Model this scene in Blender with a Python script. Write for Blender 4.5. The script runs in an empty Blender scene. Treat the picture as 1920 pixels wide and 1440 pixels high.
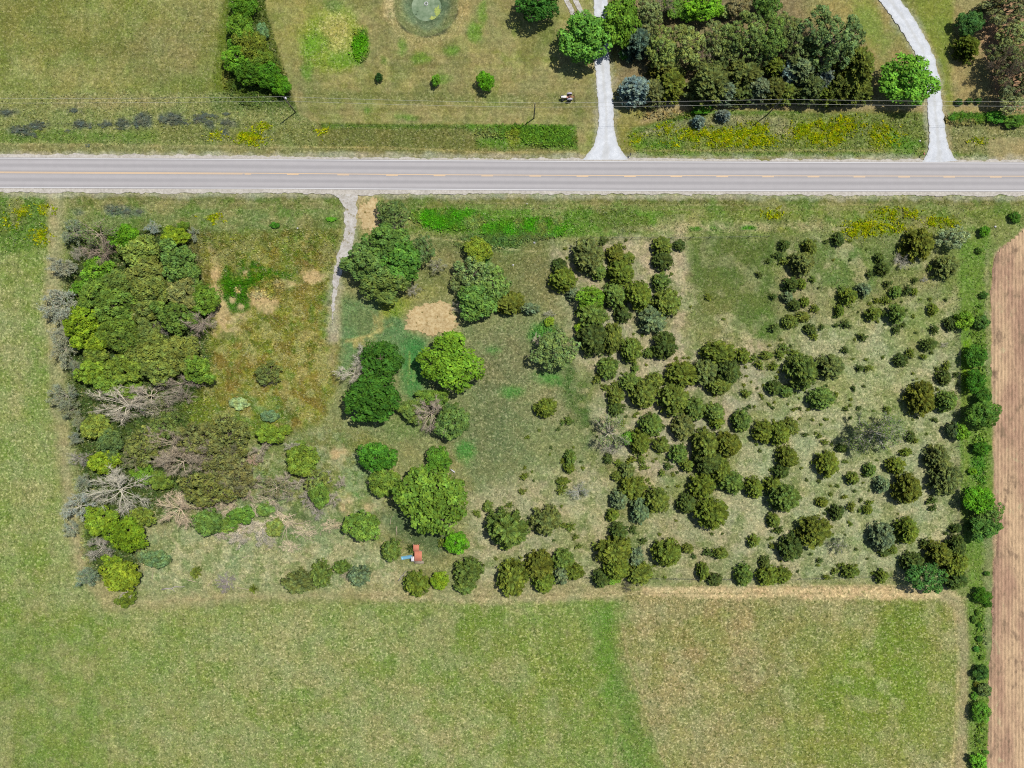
import bpy, math, random
import numpy as np

# ---------------------------------------------------------------- camera, sky, sun, exposure
SC = bpy.context.scene
COL = SC.collection
S = 0.137                    # metres of ground per photograph pixel
H = 182.0                    # flying height of the drone, metres
FW, FH = 1920, 1440

cam_d = bpy.data.cameras.new('camera')
cam = bpy.data.objects.new('camera', cam_d)
COL.objects.link(cam)
cam.location = (0, 0, H)
cam.rotation_euler = (0, 0, 0)
cam_d.sensor_width = 36.0
cam_d.lens = 36.0 * H / (FW * S)
cam_d.clip_start = 1.0
cam_d.clip_end = 20000.0
SC.camera = cam

SUN_EL = math.radians(63.0)
SUN_XY = (0.80, 0.60)        # horizontal direction towards the sun (x right, y up in the picture)
sun_vec = np.array([SUN_XY[0]*math.cos(SUN_EL), SUN_XY[1]*math.cos(SUN_EL), math.sin(SUN_EL)])

W = bpy.data.worlds.new('World')
SC.world = W
W.use_nodes = True
wn = W.node_tree
sky = wn.nodes.new('ShaderNodeTexSky')
sky.sky_type = 'NISHITA'
sky.sun_disc = False
sky.sun_elevation = SUN_EL
sky.sun_rotation = math.atan2(SUN_XY[0], SUN_XY[1])
bg = wn.nodes['Background']
bg.inputs[1].default_value = 0.085
wn.links.new(sky.outputs[0], bg.inputs[0])

sun_d = bpy.data.lights.new('sun', 'SUN')
sun_d.energy = 4.7
sun_d.angle = math.radians(0.6)
sun_d.color = (1.0, 0.965, 0.91)
sun = bpy.data.objects.new('sun', sun_d)
COL.objects.link(sun)
from mathutils import Vector
sun.rotation_euler = Vector(sun_vec).to_track_quat('Z', 'Y').to_euler()
sun.location = (60, 45, 150)

SC.view_settings.view_transform = 'Standard'
SC.view_settings.look = 'None'
SC.view_settings.gamma = 1.0
SC.view_settings.use_curve_mapping = False
SC.view_settings.exposure = 0.42
SC.cycles.use_denoising = False
SC.cycles.filter_width = 1.15
SC.cycles.max_bounces = 5
SC.cycles.diffuse_bounces = 3
SC.cycles.transparent_max_bounces = 4

KG = np.array([2.12, 2.12, 2.16])        # picture brightness of a flat sunlit ground of albedo 1
KL = np.array([.92, .94, 1.0])        # the same for a leaf of a crown, shade of the crown included

# ---------------------------------------------------------------- helpers
def P(px, py, z=0.0):
    k = (1 - z / H) * S
    return ((px - 960) * k, (720 - py) * k, z)

def lin(c):
    c = np.asarray(c, float) / 255.0
    return np.where(c <= 0.04045, c / 12.92, ((c + 0.055) / 1.055) ** 2.4)

def G(r, g, b):
    return lin((r, g, b)) / KG

def hash2(ix, iy, seed):
    n = (ix.astype(np.int64) * 374761393 + iy.astype(np.int64) * 668265263 + seed * 1442695041) & 0xffffffff
    n = ((n ^ (n >> 13)) * 1274126177) & 0xffffffff
    n = n ^ (n >> 16)
    return (n & 0xffff) / 65535.0

def vnoise(x, y, seed=0):
    ix = np.floor(x); iy = np.floor(y)
    fx = x - ix; fy = y - iy
    fx = fx * fx * (3 - 2 * fx); fy = fy * fy * (3 - 2 * fy)
    a = hash2(ix, iy, seed); b = hash2(ix + 1, iy, seed)
    c = hash2(ix, iy + 1, seed); d = hash2(ix + 1, iy + 1, seed)
    return (a * (1 - fx) + b * fx) * (1 - fy) + (c * (1 - fx) + d * fx) * fy

def fbm(x, y, seed=0, oct=4):
    s = 0.0; a = 0.5; t = 0.0
    for o in range(oct):
        s = s + a * vnoise(x, y, seed + o * 17); t += a
        x = x * 2.03 + 11.3; y = y * 2.03 + 7.7; a *= 0.5
    return s / t

def sstep(x, a, b):
    t = np.clip((x - a) / (b - a), 0, 1)
    return t * t * (3 - 2 * t)

def make_mesh(name, V, F, mat=None, attrs=None, smooth=False):
    """V (n,3) floats, F (m,k) ints (all tris or all quads) or a list of faces."""
    me = bpy.data.meshes.new(name)
    V = np.ascontiguousarray(V, dtype=np.float32)
    me.vertices.add(len(V)); me.vertices.foreach_set('co', V.ravel())
    if isinstance(F, list):
        tot = np.array([len(f) for f in F], dtype=np.int32)
        flat = np.array([i for f in F for i in f], dtype=np.int32)
    else:
        F = np.ascontiguousarray(F, dtype=np.int32)
        tot = np.full(len(F), F.shape[1], dtype=np.int32); flat = F.ravel()
    me.loops.add(len(flat)); me.loops.foreach_set('vertex_index', flat)
    me.polygons.add(len(tot))
    st = np.zeros(len(tot), dtype=np.int32); st[1:] = np.cumsum(tot)[:-1]
    me.polygons.foreach_set('loop_start', st)
    if smooth:
        me.polygons.foreach_set('use_smooth', np.ones(len(tot), dtype=bool))
    me.update(calc_edges=True)
    for k, a in (attrs or {}).items():
        a = np.asarray(a, dtype=np.float32)
        if a.ndim == 1:
            at = me.attributes.new(k, 'FLOAT', 'POINT'); at.data.foreach_set('value', a)
        else:
            if a.shape[1] == 3:
                a = np.concatenate([a, np.ones((len(a), 1), np.float32)], 1)
            at = me.attributes.new(k, 'FLOAT_COLOR', 'POINT'); at.data.foreach_set('color', a.ravel())
    if mat is not None:
        me.materials.append(mat)
    return me

def obj(name, me, parent=None, loc=(0, 0, 0), **props):
    o = bpy.data.objects.new(name, me)
    COL.objects.link(o)
    o.location = loc
    if parent is not None:
        o.parent = parent
    for k, v in props.items():
        o[k] = v
    return o

def empty(name, loc, **props):
    o = obj(name, None, None, loc, **props)
    o.empty_display_size = 0.5
    return o

class MB:
    """collects simple solids into one mesh"""
    def __init__(s):
        s.v = []; s.f = []
    def add(s, v, f):
        n = len(s.v); s.v += [tuple(p) for p in v]; s.f += [tuple(i + n for i in q) for q in f]
    def box(s, x0, x1, y0, y1, z0, z1, bev=0.0):
        if bev <= 0:
            v = [(x, y, z) for z in (z0, z1) for y in (y0, y1) for x in (x0, x1)]
            s.add(v, [(0, 2, 3, 1), (4, 5, 7, 6), (0, 1, 5, 4), (2, 6, 7, 3), (0, 4, 6, 2), (1, 3, 7, 5)])
        else:
            b = bev
            ring = lambda i, z: [(x0 + i, y0 + i, z), (x1 - i, y0 + i, z), (x1 - i, y1 - i, z), (x0 + i, y1 - i, z)]
            v = ring(b, z0) + ring(0, z0 + b) + ring(0, z1 - b) + ring(b, z1)
            f = [(3, 2, 1, 0), (12, 13, 14, 15)]
            for k in range(3):
                for i in range(4):
                    j = (i + 1) % 4
                    f.append((4 * k + i, 4 * k + j, 4 * k + 4 + j, 4 * k + 4 + i))
            s.add(v, f)
    def tube(s, pts, rad, n=6, cap=True):
        pts = [np.array(p, float) for p in pts]
        if not hasattr(rad, '__len__'):
            rad = [rad] * len(pts)
        v = []
        for i, p in enumerate(pts):
            d = pts[min(i + 1, len(pts) - 1)] - pts[max(i - 1, 0)]
            d /= np.linalg.norm(d) + 1e-9
            a = np.cross(d, (0, 0, 1)) if abs(d[2]) < 0.9 else np.cross(d, (1, 0, 0))
            a /= np.linalg.norm(a); b = np.cross(d, a)
            for k in range(n):
                t = 2 * math.pi * k / n
                v.append(p + rad[i] * (math.cos(t) * a + math.sin(t) * b))
        f = []
        for i in range(len(pts) - 1):
            for k in range(n):
                j = (k + 1) % n
                f.append((i * n + k, i * n + j, (i + 1) * n + j, (i + 1) * n + k))
        if cap:
            f.append(tuple(range(n - 1, -1, -1)))
            f.append(tuple((len(pts) - 1) * n + k for k in range(n)))
        s.add(v, f)
    def wheel(s, c, axis_y_half, r_out, r_in, n=20):
        """a tyre ring lying along the y axis with rounded shoulders"""
        x, y, z = c; w = axis_y_half
        prof = [(r_in, -w * .8), (r_out * .93, -w), (r_out, -w * .6), (r_out, w * .6), (r_out * .93, w), (r_in, w * .8)]
        v = []; f = []; m = len(prof)
        for i in range(n):
            t = 2 * math.pi * i / n
            for r, q in prof:
                v.append((x + r * math.cos(t), y + q, z + r * math.sin(t)))
        for i in range(n):
            j = (i + 1) % n
            for k in range(m):
                l = (k + 1) % m
                f.append((i * m + k, j * m + k, j * m + l, i * m + l))
        s.add(v, f)
    def mesh(s, name, mat, smooth=False):
        return make_mesh(name, np.array(s.v), s.f, mat, smooth=smooth)

# ---------------------------------------------------------------- materials
def new_mat(name):
    m = bpy.data.materials.new(name); m.use_nodes = True
    nt = m.node_tree
    return m, nt, nt.nodes['Principled BSDF'], nt.nodes['Material Output']

def N(nt, kind, **kw):
    n = nt.nodes.new(kind)
    for k, v in kw.items():
        setattr(n, k, v)
    return n

def math_node(nt, op, a, b=None, clamp=False):
    n = N(nt, 'ShaderNodeMath', operation=op, use_clamp=clamp)
    for i, x in enumerate((a, b)):
        if x is None: continue
        if isinstance(x, (int, float)): n.inputs[i].default_value = x
        else: nt.links.new(x, n.inputs[i])
    return n.outputs[0]

def mixc(nt, fac, a, b, mode='MIX'):
    n = N(nt, 'ShaderNodeMix', data_type='RGBA', blend_type=mode)
    for sock, x in ((n.inputs[0], fac), (n.inputs[6], a), (n.inputs[7], b)):
        if isinstance(x, (int, float)): sock.default_value = x
        elif isinstance(x, (tuple, list, np.ndarray)): sock.default_value = (*[float(q) for q in x][:3], 1)
        else: nt.links.new(x, sock)
    return n.outputs[2]

def noise(nt, scale, detail=2.0, rough=0.55, vec=None, dims='3D'):
    n = N(nt, 'ShaderNodeTexNoise', noise_dimensions=dims)
    n.inputs['Scale'].default_value = scale; n.inputs['Detail'].default_value = detail
    n.inputs['Roughness'].default_value = rough
    if vec is not None: nt.links.new(vec, n.inputs['Vector'])
    return n.outputs['Fac']

def maprange(nt, v, a, b, c=0.0, d=1.0, smooth=True):
    n = N(nt, 'ShaderNodeMapRange', interpolation_type='SMOOTHSTEP' if smooth else 'LINEAR')
    nt.links.new(v, n.inputs[0])
    for i, x in enumerate((a, b, c, d)): n.inputs[i + 1].default_value = x
    return n.outputs[0]

def position(nt, scale=(1, 1, 1), rot=0.0):
    g = N(nt, 'ShaderNodeNewGeometry')
    m = N(nt, 'ShaderNodeMapping'); m.inputs['Scale'].default_value = scale
    m.inputs['Rotation'].default_value = (0, 0, rot)
    nt.links.new(g.outputs['Position'], m.inputs['Vector'])
    return m.outputs[0]

def simple(name, col, rough=0.7, var=0.15, scale=4.0, metal=0.0, bump=0.0):
    m, nt, b, out = new_mat(name)
    tc = N(nt, 'ShaderNodeTexCoord').outputs['Object']
    n = noise(nt, scale, 4, 0.6, tc)
    f = maprange(nt, n, 0.25, 0.75, 1 - var, 1 + var, False)
    c = mixc(nt, 1.0, col, f, 'MULTIPLY')
    nt.links.new(c, b.inputs['Base Color'])
    b.inputs['Roughness'].default_value = rough
    b.inputs['Metallic'].default_value = metal
    if bump:
        bp = N(nt, 'ShaderNodeBump'); bp.inputs['Strength'].default_value = bump; bp.inputs['Distance'].default_value = 0.02
        nt.links.new(n, bp.inputs['Height']); nt.links.new(bp.outputs[0], b.inputs['Normal'])
    return m

def leaf_material(name, transl=0.25, var=0.35, use_obj=True):
    m, nt, b, out = new_mat(name)
    nt.nodes.remove(b)
    av = N(nt, 'ShaderNodeAttribute', attribute_name='v').outputs['Fac']
    if use_obj:
        base = N(nt, 'ShaderNodeObjectInfo').outputs['Color']
    else:
        base = N(nt, 'ShaderNodeAttribute', attribute_name='Col').outputs['Color']
    n = noise(nt, 0.9, 2, 0.5, position(nt))
    warm = mixc(nt, 1.0, base, (1.12, 1.05, 0.78), 'MULTIPLY')
    cool = mixc(nt, 1.0, base, (0.84, 0.96, 1.0), 'MULTIPLY')
    c = mixc(nt, maprange(nt, n, 0.3, 0.7), cool, warm)
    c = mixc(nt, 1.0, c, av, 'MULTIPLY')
    d = N(nt, 'ShaderNodeBsdfDiffuse'); t = N(nt, 'ShaderNodeBsdfTranslucent'); mx = N(nt, 'ShaderNodeMixShader')
    nt.links.new(c, d.inputs[0]); nt.links.new(c, t.inputs[0])
    mx.inputs[0].default_value = transl
    nt.links.new(d.outputs[0], mx.inputs[1]); nt.links.new(t.outputs[0], mx.inputs[2])
    nt.links.new(mx.outputs[0], out.inputs[0])
    return m

M_LEAF = leaf_material('foliage')
M_GRASS = leaf_material('grass_blades', 0.25, use_obj=False)

def wood_material(name):
    m, nt, b, out = new_mat(name)
    base = N(nt, 'ShaderNodeObjectInfo').outputs['Color']
    n = noise(nt, 1.6, 3, 0.6, position(nt))
    c = mixc(nt, 1.0, base, maprange(nt, n, 0.3, 0.7, 0.72, 1.25, False), 'MULTIPLY')
    nt.links.new(c, b.inputs['Base Color']); b.inputs['Roughness'].default_value = 0.9
    return m
M_WOOD = wood_material('bark')

def ground_material():
    m, nt, b, out = new_mat('ground_cover')
    col = N(nt, 'ShaderNodeAttribute', attribute_name='Col').outputs['Color']
    fl = N(nt, 'ShaderNodeAttribute', attribute_name='fleck').outputs['Fac']
    pos = position(nt)
    n_big = noise(nt, 0.16, 3, 0.55, pos)
    n_mid = noise(nt, 0.8, 4, 0.65, pos)
    n_f1 = noise(nt, 1.75, 2, 0.65, pos)
    n_f2 = noise(nt, 1.25, 2, 0.65, position(nt, (1, 1.0, 1), 0.7))
    n_f3 = noise(nt, 3.2, 1, 0.5, position(nt, (1, 1.0, 1), 1.9))
    warm = mixc(nt, 1.0, col, (1.08, 1.0, 0.92), 'MULTIPLY')
    cool = mixc(nt, 1.0, col, (0.92, 1.0, 0.92), 'MULTIPLY')
    c = mixc(nt, maprange(nt, n_big, 0.32, 0.68), cool, warm)
    c = mixc(nt, 1.0, c, maprange(nt, n_mid, 0.25, 0.75, 0.66, 1.36, False), 'MULTIPLY')
    c = mixc(nt, 1.0, c, maprange(nt, n_f3, 0.25, 0.75, 0.72, 1.28, False), 'MULTIPLY')
    straw = mixc(nt, 0.45, mixc(nt, 1.0, c, (2.2, 2.0, 1.9), 'MULTIPLY'), tuple(G(214, 209, 170)))
    herb = mixc(nt, 1.0, c, (0.42, 0.53, 0.36), 'MULTIPLY')
    f1 = math_node(nt, 'MULTIPLY', maprange(nt, n_f1, 0.53, 0.66), fl, True)
    f2 = math_node(nt, 'MULTIPLY', maprange(nt, n_f2, 0.53, 0.66), fl, True)
    c = mixc(nt, math_node(nt, 'MULTIPLY', f2, 0.9), c, herb)
    c = mixc(nt, math_node(nt, 'MULTIPLY', f1, 0.85), c, straw)
    nt.links.new(c, b.inputs['Base Color'])
    b.inputs['Roughness'].default_value = 0.95
    b.inputs['Specular IOR Level'].default_value = 0.1
    bp = N(nt, 'ShaderNodeBump'); bp.inputs['Strength'].default_value = 0.5; bp.inputs['Distance'].default_value = 0.18
    nt.links.new(math_node(nt, 'ADD', n_mid, math_node(nt, 'MULTIPLY', n_f1, 0.6)), bp.inputs['Height'])
    nt.links.new(bp.outputs[0], b.inputs['Normal'])
    return m
M_GROUND = ground_material()

def asphalt_material():
    m, nt, b, out = new_mat('asphalt')
    u = N(nt, 'ShaderNodeAttribute', attribute_name='across').outputs['Fac']   # metres from the centre line
    long_ = noise(nt, 1.0, 4, 0.55, position(nt, (0.02, 1.4, 1)))
    mott = noise(nt, 0.5, 4, 0.6, position(nt))
    fine = noise(nt, 9.0, 2, 0.6, position(nt))
    au = math_node(nt, 'ABSOLUTE', u)
    w1 = maprange(nt, math_node(nt, 'ABSOLUTE', math_node(nt, 'SUBTRACT', au, 0.95)), 0.15, 0.75, 1.0, 0.0)
    w2 = maprange(nt, math_node(nt, 'ABSOLUTE', math_node(nt, 'SUBTRACT', au, 2.7)), 0.15, 0.75, 1.0, 0.0)
    wear = math_node(nt, 'ADD', w1, w2, True)
    c = mixc(nt, math_node(nt, 'MULTIPLY', wear, 0.55), tuple(G(180, 176, 177)), tuple(G(208, 203, 203)))
    f = math_node(nt, 'ADD', math_node(nt, 'MULTIPLY', long_, 0.20), math_node(nt, 'ADD', math_node(nt, 'MULTIPLY', mott, 0.14), math_node(nt, 'MULTIPLY', fine, 0.12)))
    f = math_node(nt, 'ADD', f, 0.77)
    c = mixc(nt, 1.0, c, f, 'MULTIPLY')
    nt.links.new(c, b.inputs['Base Color']); b.inputs['Roughness'].default_value = 0.85
    b.inputs['Specular IOR Level'].default_value = 0.25
    bp = N(nt, 'ShaderNodeBump'); bp.inputs['Strength'].default_value = 0.2; bp.inputs['Distance'].default_value = 0.01
    nt.links.new(fine, bp.inputs['Height']); nt.links.new(bp.outputs[0], b.inputs['Normal'])
    return m
M_ASPH = asphalt_material()

def gravel_material(name, c0, c1, scale=2.2, weed=None, weed_lo=0.62, ruts=None):
    m, nt, b, out = new_mat(name)
    pos = position(nt)
    n1 = noise(nt, scale, 4, 0.7, pos); n2 = noise(nt, 0.35, 3, 0.6, pos); n3 = noise(nt, 11.0, 2, 0.7, pos)
    c = mixc(nt, maprange(nt, n1, 0.3, 0.7), tuple(c0), tuple(c1))
    c = mixc(nt, 1.0, c, maprange(nt, n2, 0.25, 0.75, 0.86, 1.12, False), 'MULTIPLY')
    c = mixc(nt, 1.0, c, maprange(nt, n3, 0.25, 0.75, 0.8, 1.2, False), 'MULTIPLY')
    if ruts is not None:
        # looser stone between and beside the two wheel paths, thinning into dust at the edges
        u = math_node(nt, 'ABSOLUTE', N(nt, 'ShaderNodeAttribute', attribute_name='u').outputs['Fac'])
        u = math_node(nt, 'ADD', u, math_node(nt, 'MULTIPLY', math_node(nt, 'SUBTRACT', n2, 0.5), 0.5))
        mid = maprange(nt, u, 0.05, 0.30, 1.0, 0.0)
        edge = maprange(nt, u, 0.74, 1.0, 0.0, 1.0)
        c = mixc(nt, math_node(nt, 'MULTIPLY', mid, 0.35), c, tuple(ruts))
        c = mixc(nt, math_node(nt, 'MULTIPLY', math_node(nt, 'MULTIPLY', edge, maprange(nt, n1, 0.35, 0.6)), 0.75), c, tuple(ruts))
    if weed is not None:
        n4 = noise(nt, 0.9, 3, 0.65, position(nt, rot=0.4))
        c = mixc(nt, maprange(nt, n4, weed_lo, weed_lo + 0.1), c, tuple(weed))
    nt.links.new(c, b.inputs['Base Color']); b.inputs['Roughness'].default_value = 0.95
    b.inputs['Specular IOR Level'].default_value = 0.1
    bp = N(nt, 'ShaderNodeBump'); bp.inputs['Strength'].default_value = 0.5; bp.inputs['Distance'].default_value = 0.05
    nt.links.new(n1, bp.inputs['Height']); nt.links.new(bp.outputs[0], b.inputs['Normal'])
    return m
M_SHOULDER = gravel_material('shoulder_gravel', G(194, 186, 174), G(226, 219, 209), 1.6, G(150, 145, 105), 0.66)
M_DRIVE = gravel_material('white_limestone_gravel', G(222, 226, 232), G(238, 241, 246), 1.0, ruts=G(204, 202, 194))
M_TRACK = gravel_material('worn_gravel', G(190, 182, 170), G(226, 222, 217), 1.2, G(158, 148, 112), 0.56)
M_SAND = gravel_material('sandy_chips', G(190, 162, 112), G(230, 208, 160), 1.3, G(130, 116, 66), 0.60)

def soil_material():
    m, nt, b, out = new_mat('tilled_soil')
    pos = position(nt)
    n1 = noise(nt, 1.2, 4, 0.65, position(nt, (1.6, 0.45, 1)))
    n2 = noise(nt, 0.10, 3, 0.6, position(nt, (1.5, 0.5, 1)))
    n3 = noise(nt, 5.0, 2, 0.7, pos)
    c = mixc(nt, maprange(nt, n2, 0.35, 0.65), tuple(G(190, 154, 128)), tuple(G(220, 188, 150)))
    n5 = noise(nt, 0.28, 4, 0.7, position(nt, (1, .6, 1), .3))
    c = mixc(nt, maprange(nt, n5, 0.52, 0.66), c, tuple(G(164, 138, 112)))
    c = mixc(nt, maprange(nt, n5, 0.40, 0.30), c, tuple(G(206, 186, 146)))
    c = mixc(nt, 1.0, c, maprange(nt, n1, 0.25, 0.75, 0.68, 1.28, False), 'MULTIPLY')
    c = mixc(nt, 1.0, c, maprange(nt, n3, 0.25, 0.75, 0.74, 1.26, False), 'MULTIPLY')
    nt.links.new(c, b.inputs['Base Color']); b.inputs['Roughness'].default_value = 1.0
    b.inputs['Specular IOR Level'].default_value = 0.05
    return m
M_SOIL = soil_material()

def paint_material(name, c, wear_lo=0.60):
    m, nt, b, out = new_mat(name)
    n = noise(nt, 3.0, 4, 0.7, position(nt, (0.6, 2, 1)))
    c2 = mixc(nt, maprange(nt, n, wear_lo, wear_lo + 0.12), tuple(c), tuple(G(188, 184, 184)))
    nt.links.new(c2, b.inputs['Base Color']); b.inputs['Roughness'].default_value = 0.7
    return m
M_WHITE = paint_material('white_road_paint', G(238, 236, 236))
M_YELLOW = paint_material('yellow_road_paint', G(246, 210, 164), 0.66)
# ---------------------------------------------------------------- ground painting (colours of the ground cover, tree shade painted in at places)
def axis(lo, hi, step, far, grow=1.35):
    mid = np.arange(lo, hi + step * .5, step)
    out = []; s = step * 2; x = hi
    while x < far:
        s *= grow; x += s; out.append(x)
    outl = []; s = step * 2; x = lo
    while x > -far:
        s *= grow; x -= s; outl.append(x)
    return np.array(outl[::-1] + list(mid) + out)
STEP = 3.0
gx = axis(-75, FW + 75, STEP, 30000)
gy = axis(-75, FH + 75, STEP, 30000)
GX, GY = np.meshgrid(gx, gy)
rgb = np.zeros(GX.shape + (3,)); rgb[:] = G(134, 140, 78)
fleck = np.full(GX.shape, 0.5)
tden = np.full(GX.shape, 0.30)     # tuft density
thei = np.full(GX.shape, 0.22)     # tuft height, metres
wob1 = fbm(GX / 26.0, GY / 26.0, 5) - 0.5
wob2 = fbm(GX / 7.0, GY / 7.0, 9, 3) - 0.5

def sd_poly(x, y, pts):
    d = np.full(x.shape, 1e18); inside = np.zeros(x.shape, bool)
    n = len(pts)
    for i in range(n):
        ax, ay = pts[i]; bx, by = pts[(i + 1) % n]
        ex, ey = bx - ax, by - ay
        wx, wy = x - ax, y - ay
        t = np.clip((wx * ex + wy * ey) / (ex * ex + ey * ey + 1e-9), 0, 1)
        d = np.minimum(d, (wx - ex * t) ** 2 + (wy - ey * t) ** 2)
        c = (ay > y) != (by > y)
        with np.errstate(divide='ignore', invalid='ignore'):
            xi = ax + (y - ay) / (by - ay if by != ay else 1e-9) * ex
        inside ^= c & (x < xi)
    d = np.sqrt(d)
    return np.where(inside, -d, d)

def sd_line(x, y, pts, w):
    d = np.full(x.shape, 1e18)
    for i in range(len(pts) - 1):
        ax, ay = pts[i]; bx, by = pts[i + 1]
        ex, ey = bx - ax, by - ay
        wx, wy = x - ax, y - ay
        t = np.clip((wx * ex + wy * ey) / (ex * ex + ey * ey + 1e-9), 0, 1)
        d = np.minimum(d, (wx - ex * t) ** 2 + (wy - ey * t) ** 2)
    return np.sqrt(d) - w / 2

def paint(shape, color=None, a=1.0, soft=8.0, warp=10.0, fl=None, den=None, hh=None, nz=None, seed=0):
    kind = shape[0]
    m = soft + warp * 1.5 + 4
    if kind == 'e':
        _, cx, cy, rx, ry, *ang = shape
        R = max(rx, ry) + m
        bx0, bx1, by0, by1 = cx - R, cx + R, cy - R, cy + R
    else:
        pts = shape[1]; ex = m + (shape[2] if kind == 'l' else 0)
        bx0 = min(p[0] for p in pts) - ex; bx1 = max(p[0] for p in pts) + ex
        by0 = min(p[1] for p in pts) - ex; by1 = max(p[1] for p in pts) + ex
    i0, i1 = np.searchsorted(gx, (bx0, bx1)); j0, j1 = np.searchsorted(gy, (by0, by1))
    if i1 <= i0 or j1 <= j0: return
    sl = (slice(j0, j1), slice(i0, i1))
    x, y = GX[sl], GY[sl]
    if kind == 'e':
        t = math.radians(ang[0]) if ang else 0.0
        dx, dy = x - cx, y - cy
        u = dx * math.cos(t) + dy * math.sin(t); v = -dx * math.sin(t) + dy * math.cos(t)
        d = (np.sqrt((u / rx) ** 2 + (v / ry) ** 2) - 1) * min(rx, ry)
    elif kind == 'p':
        d = sd_poly(x, y, pts)
    else:
        d = sd_line(x, y, pts, shape[2])
    d = d + warp * (wob1[sl] * 2.0 + wob2[sl] * 1.2)
    k = a * (1 - sstep(d, -soft, soft))
    if nz is not None:
        sc, lo, hi = nz
        k = k * sstep(fbm(x / sc + seed * 3.1, y / sc, 40 + seed, 4), lo, hi)
    if color is not None:
        rgb[sl] = rgb[sl] * (1 - k[..., None]) + G(*color) * k[..., None]
    for arr, val in ((fleck, fl), (tden, den), (thei, hh)):
        if val is not None:
            arr[sl] = arr[sl] * (1 - k) + val * k

BIG = 30000
# -- south and west hay fields
paint(('p', [(-BIG, 362), (100, 362), (100, 600), (128, 900), (175, 1110), (260, 1142), (1150, 1120), (1230, BIG), (-BIG, BIG)]), (136, 149, 78), 1, 4, 6, 0.8, 0.35, 0.22)
paint(('e', 380, 1290, 330, 170), (140, 147, 84), .7, 120, 40, .85)
paint(('e', 60, 1330, 180, 200), (126, 142, 68), .8, 90, 40, .45)
paint(('e', 60, 800, 120, 330), (146, 152, 92), .7, 60, 20, .9)
paint(('e', 30, 640, 60, 120), (166, 164, 112), .6, 40, 20, .9)
paint(('e', 700, 1300, 340, 150), (150, 152, 96), .75, 110, 40, 1.0)
paint(('e', 840, 1400, 120, 60), (168, 162, 112), .7, 40, 30, 1.0)
paint(('e', 560, 1250, 130, 90), (155, 154, 102), .55, 60, 40, 1.0)
paint(('e', 1000, 1290, 120, 130), (128, 142, 58), .7, 60, 30, .9)
paint(('e', 860, 1170, 90, 40), (112, 134, 58), .6, 30, 20, .7)
for s, c in ((1, (118, 140, 52)), (2, (162, 158, 108))):
    paint(('p', [(-200, 370), (95, 370), (128, 900), (260, 1142), (1140, 1130), (1240, 1560), (-200, 1560)]), c, .5, 10, 6, nz=(70, .52, .66), seed=s)
    paint(('p', [(-200, 370), (95, 370), (128, 900), (260, 1142), (1140, 1130), (1240, 1560), (-200, 1560)]), c, .4, 10, 6, nz=(22, .54, .68), seed=s + 4)
# -- bright strip and the eastern half of the hay field
paint(('p', [(1150, 1108), (1815, 1118), (1815, BIG), (1225, BIG)]), (157, 147, 98), 1, 3, 5, 1.0, .3, .2)
paint(('e', 1640, 1300, 150, 130), (122, 142, 48), .95, 80, 30, .85)
paint(('e', 1720, 1170, 70, 50), (118, 136, 44), .8, 30, 20, .85)
paint(('e', 1560, 1400, 160, 50), (142, 145, 70), .7, 40, 30, .9)
paint(('e', 1330, 1200, 150, 70), (160, 140, 92), .6, 60, 30, 1)
paint(('p', [(1160, 1120), (1810, 1120), (1810, 1560), (1240, 1560)]), (128, 140, 56), .4, 10, 6, nz=(55, .52, .66), seed=7)
paint(('p', [(1160, 1120), (1810, 1120), (1810, 1560), (1240, 1560)]), (178, 168, 122), .35, 10, 6, nz=(30, .54, .66), seed=8)
paint(('p', [(1098, 1126), (1160, 1118), (1172, 1230), (1242, 1450), (1262, 1560), (1195, 1560), (1150, 1380), (1122, 1240)]), (98, 138, 42), .72, 24, 18, .5, .5, .24)
paint(('l', [(1168, 1170), (1176, 1230), (1215, 1340), (1250, 1440), (1265, 1500)], 5), (165, 152, 104), .7, 3, 3)
# -- verge south of the road
paint(('p', [(-BIG, 360), (BIG, 362), (BIG, 430), (1905, 430), (1850, 470), (1300, 442), (1040, 446), (640, 442), (-BIG, 440)]), (134, 141, 76), 1, 5, 5, .6, .45, .25)
paint(('p', [(-80, 366), (88, 366), (84, 470), (-80, 470)]), (98, 130, 48), .85, 8, 10, .5, .7, .35)
paint(('p', [(130, 388), (640, 392), (640, 440), (130, 432)]), (120, 134, 78), .7, 12, 10, .6)
paint(('p', [(130, 362), (640, 364), (640, 388), (130, 386)]), (126, 124, 74), .8, 5, 5, .5)
paint(('p', [(720, 368), (1915, 372), (1915, 386), (720, 384)]), (118, 118, 62), .85, 4, 3, .5)
paint(('p', [(780, 388), (1240, 390), (1240, 430), (1080, 452), (800, 440)]), (100, 142, 44), .85, 10, 10, .45, .8, .32)
paint(('p', [(1240, 388), (1900, 388), (1900, 412), (1240, 410)]), (120, 136, 56), .8, 8, 8, .55)
paint(('p', [(1150, 424), (1300, 418), (1560, 418), (1640, 424), (1640, 434), (1300, 436), (1150, 434)]), (172, 164, 118), .8, 5, 6, .9)
paint(('p', [(1170, 436), (1700, 434), (1700, 444), (1170, 446)]), (130, 144, 78), .7, 4, 4)
for (x, y, rx, ry) in ((850, 412, 58, 16), (980, 432, 76, 17), (800, 405, 30, 10), (1020, 425, 40, 13)):
    paint(('e', x, y, rx, ry), (80, 156, 24), .95, 9, 9, .1, 1.2, .45)
for (x, y, rx, ry) in ((1303, 429, 13, 4), (1404, 427, 16, 3.5), (1477, 428, 6, 3), (1338, 428, 5, 3)):
    paint(('e', x, y, rx, ry), (74, 140, 20), .95, 2, 2, .1, 1.2, .35)
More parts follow.
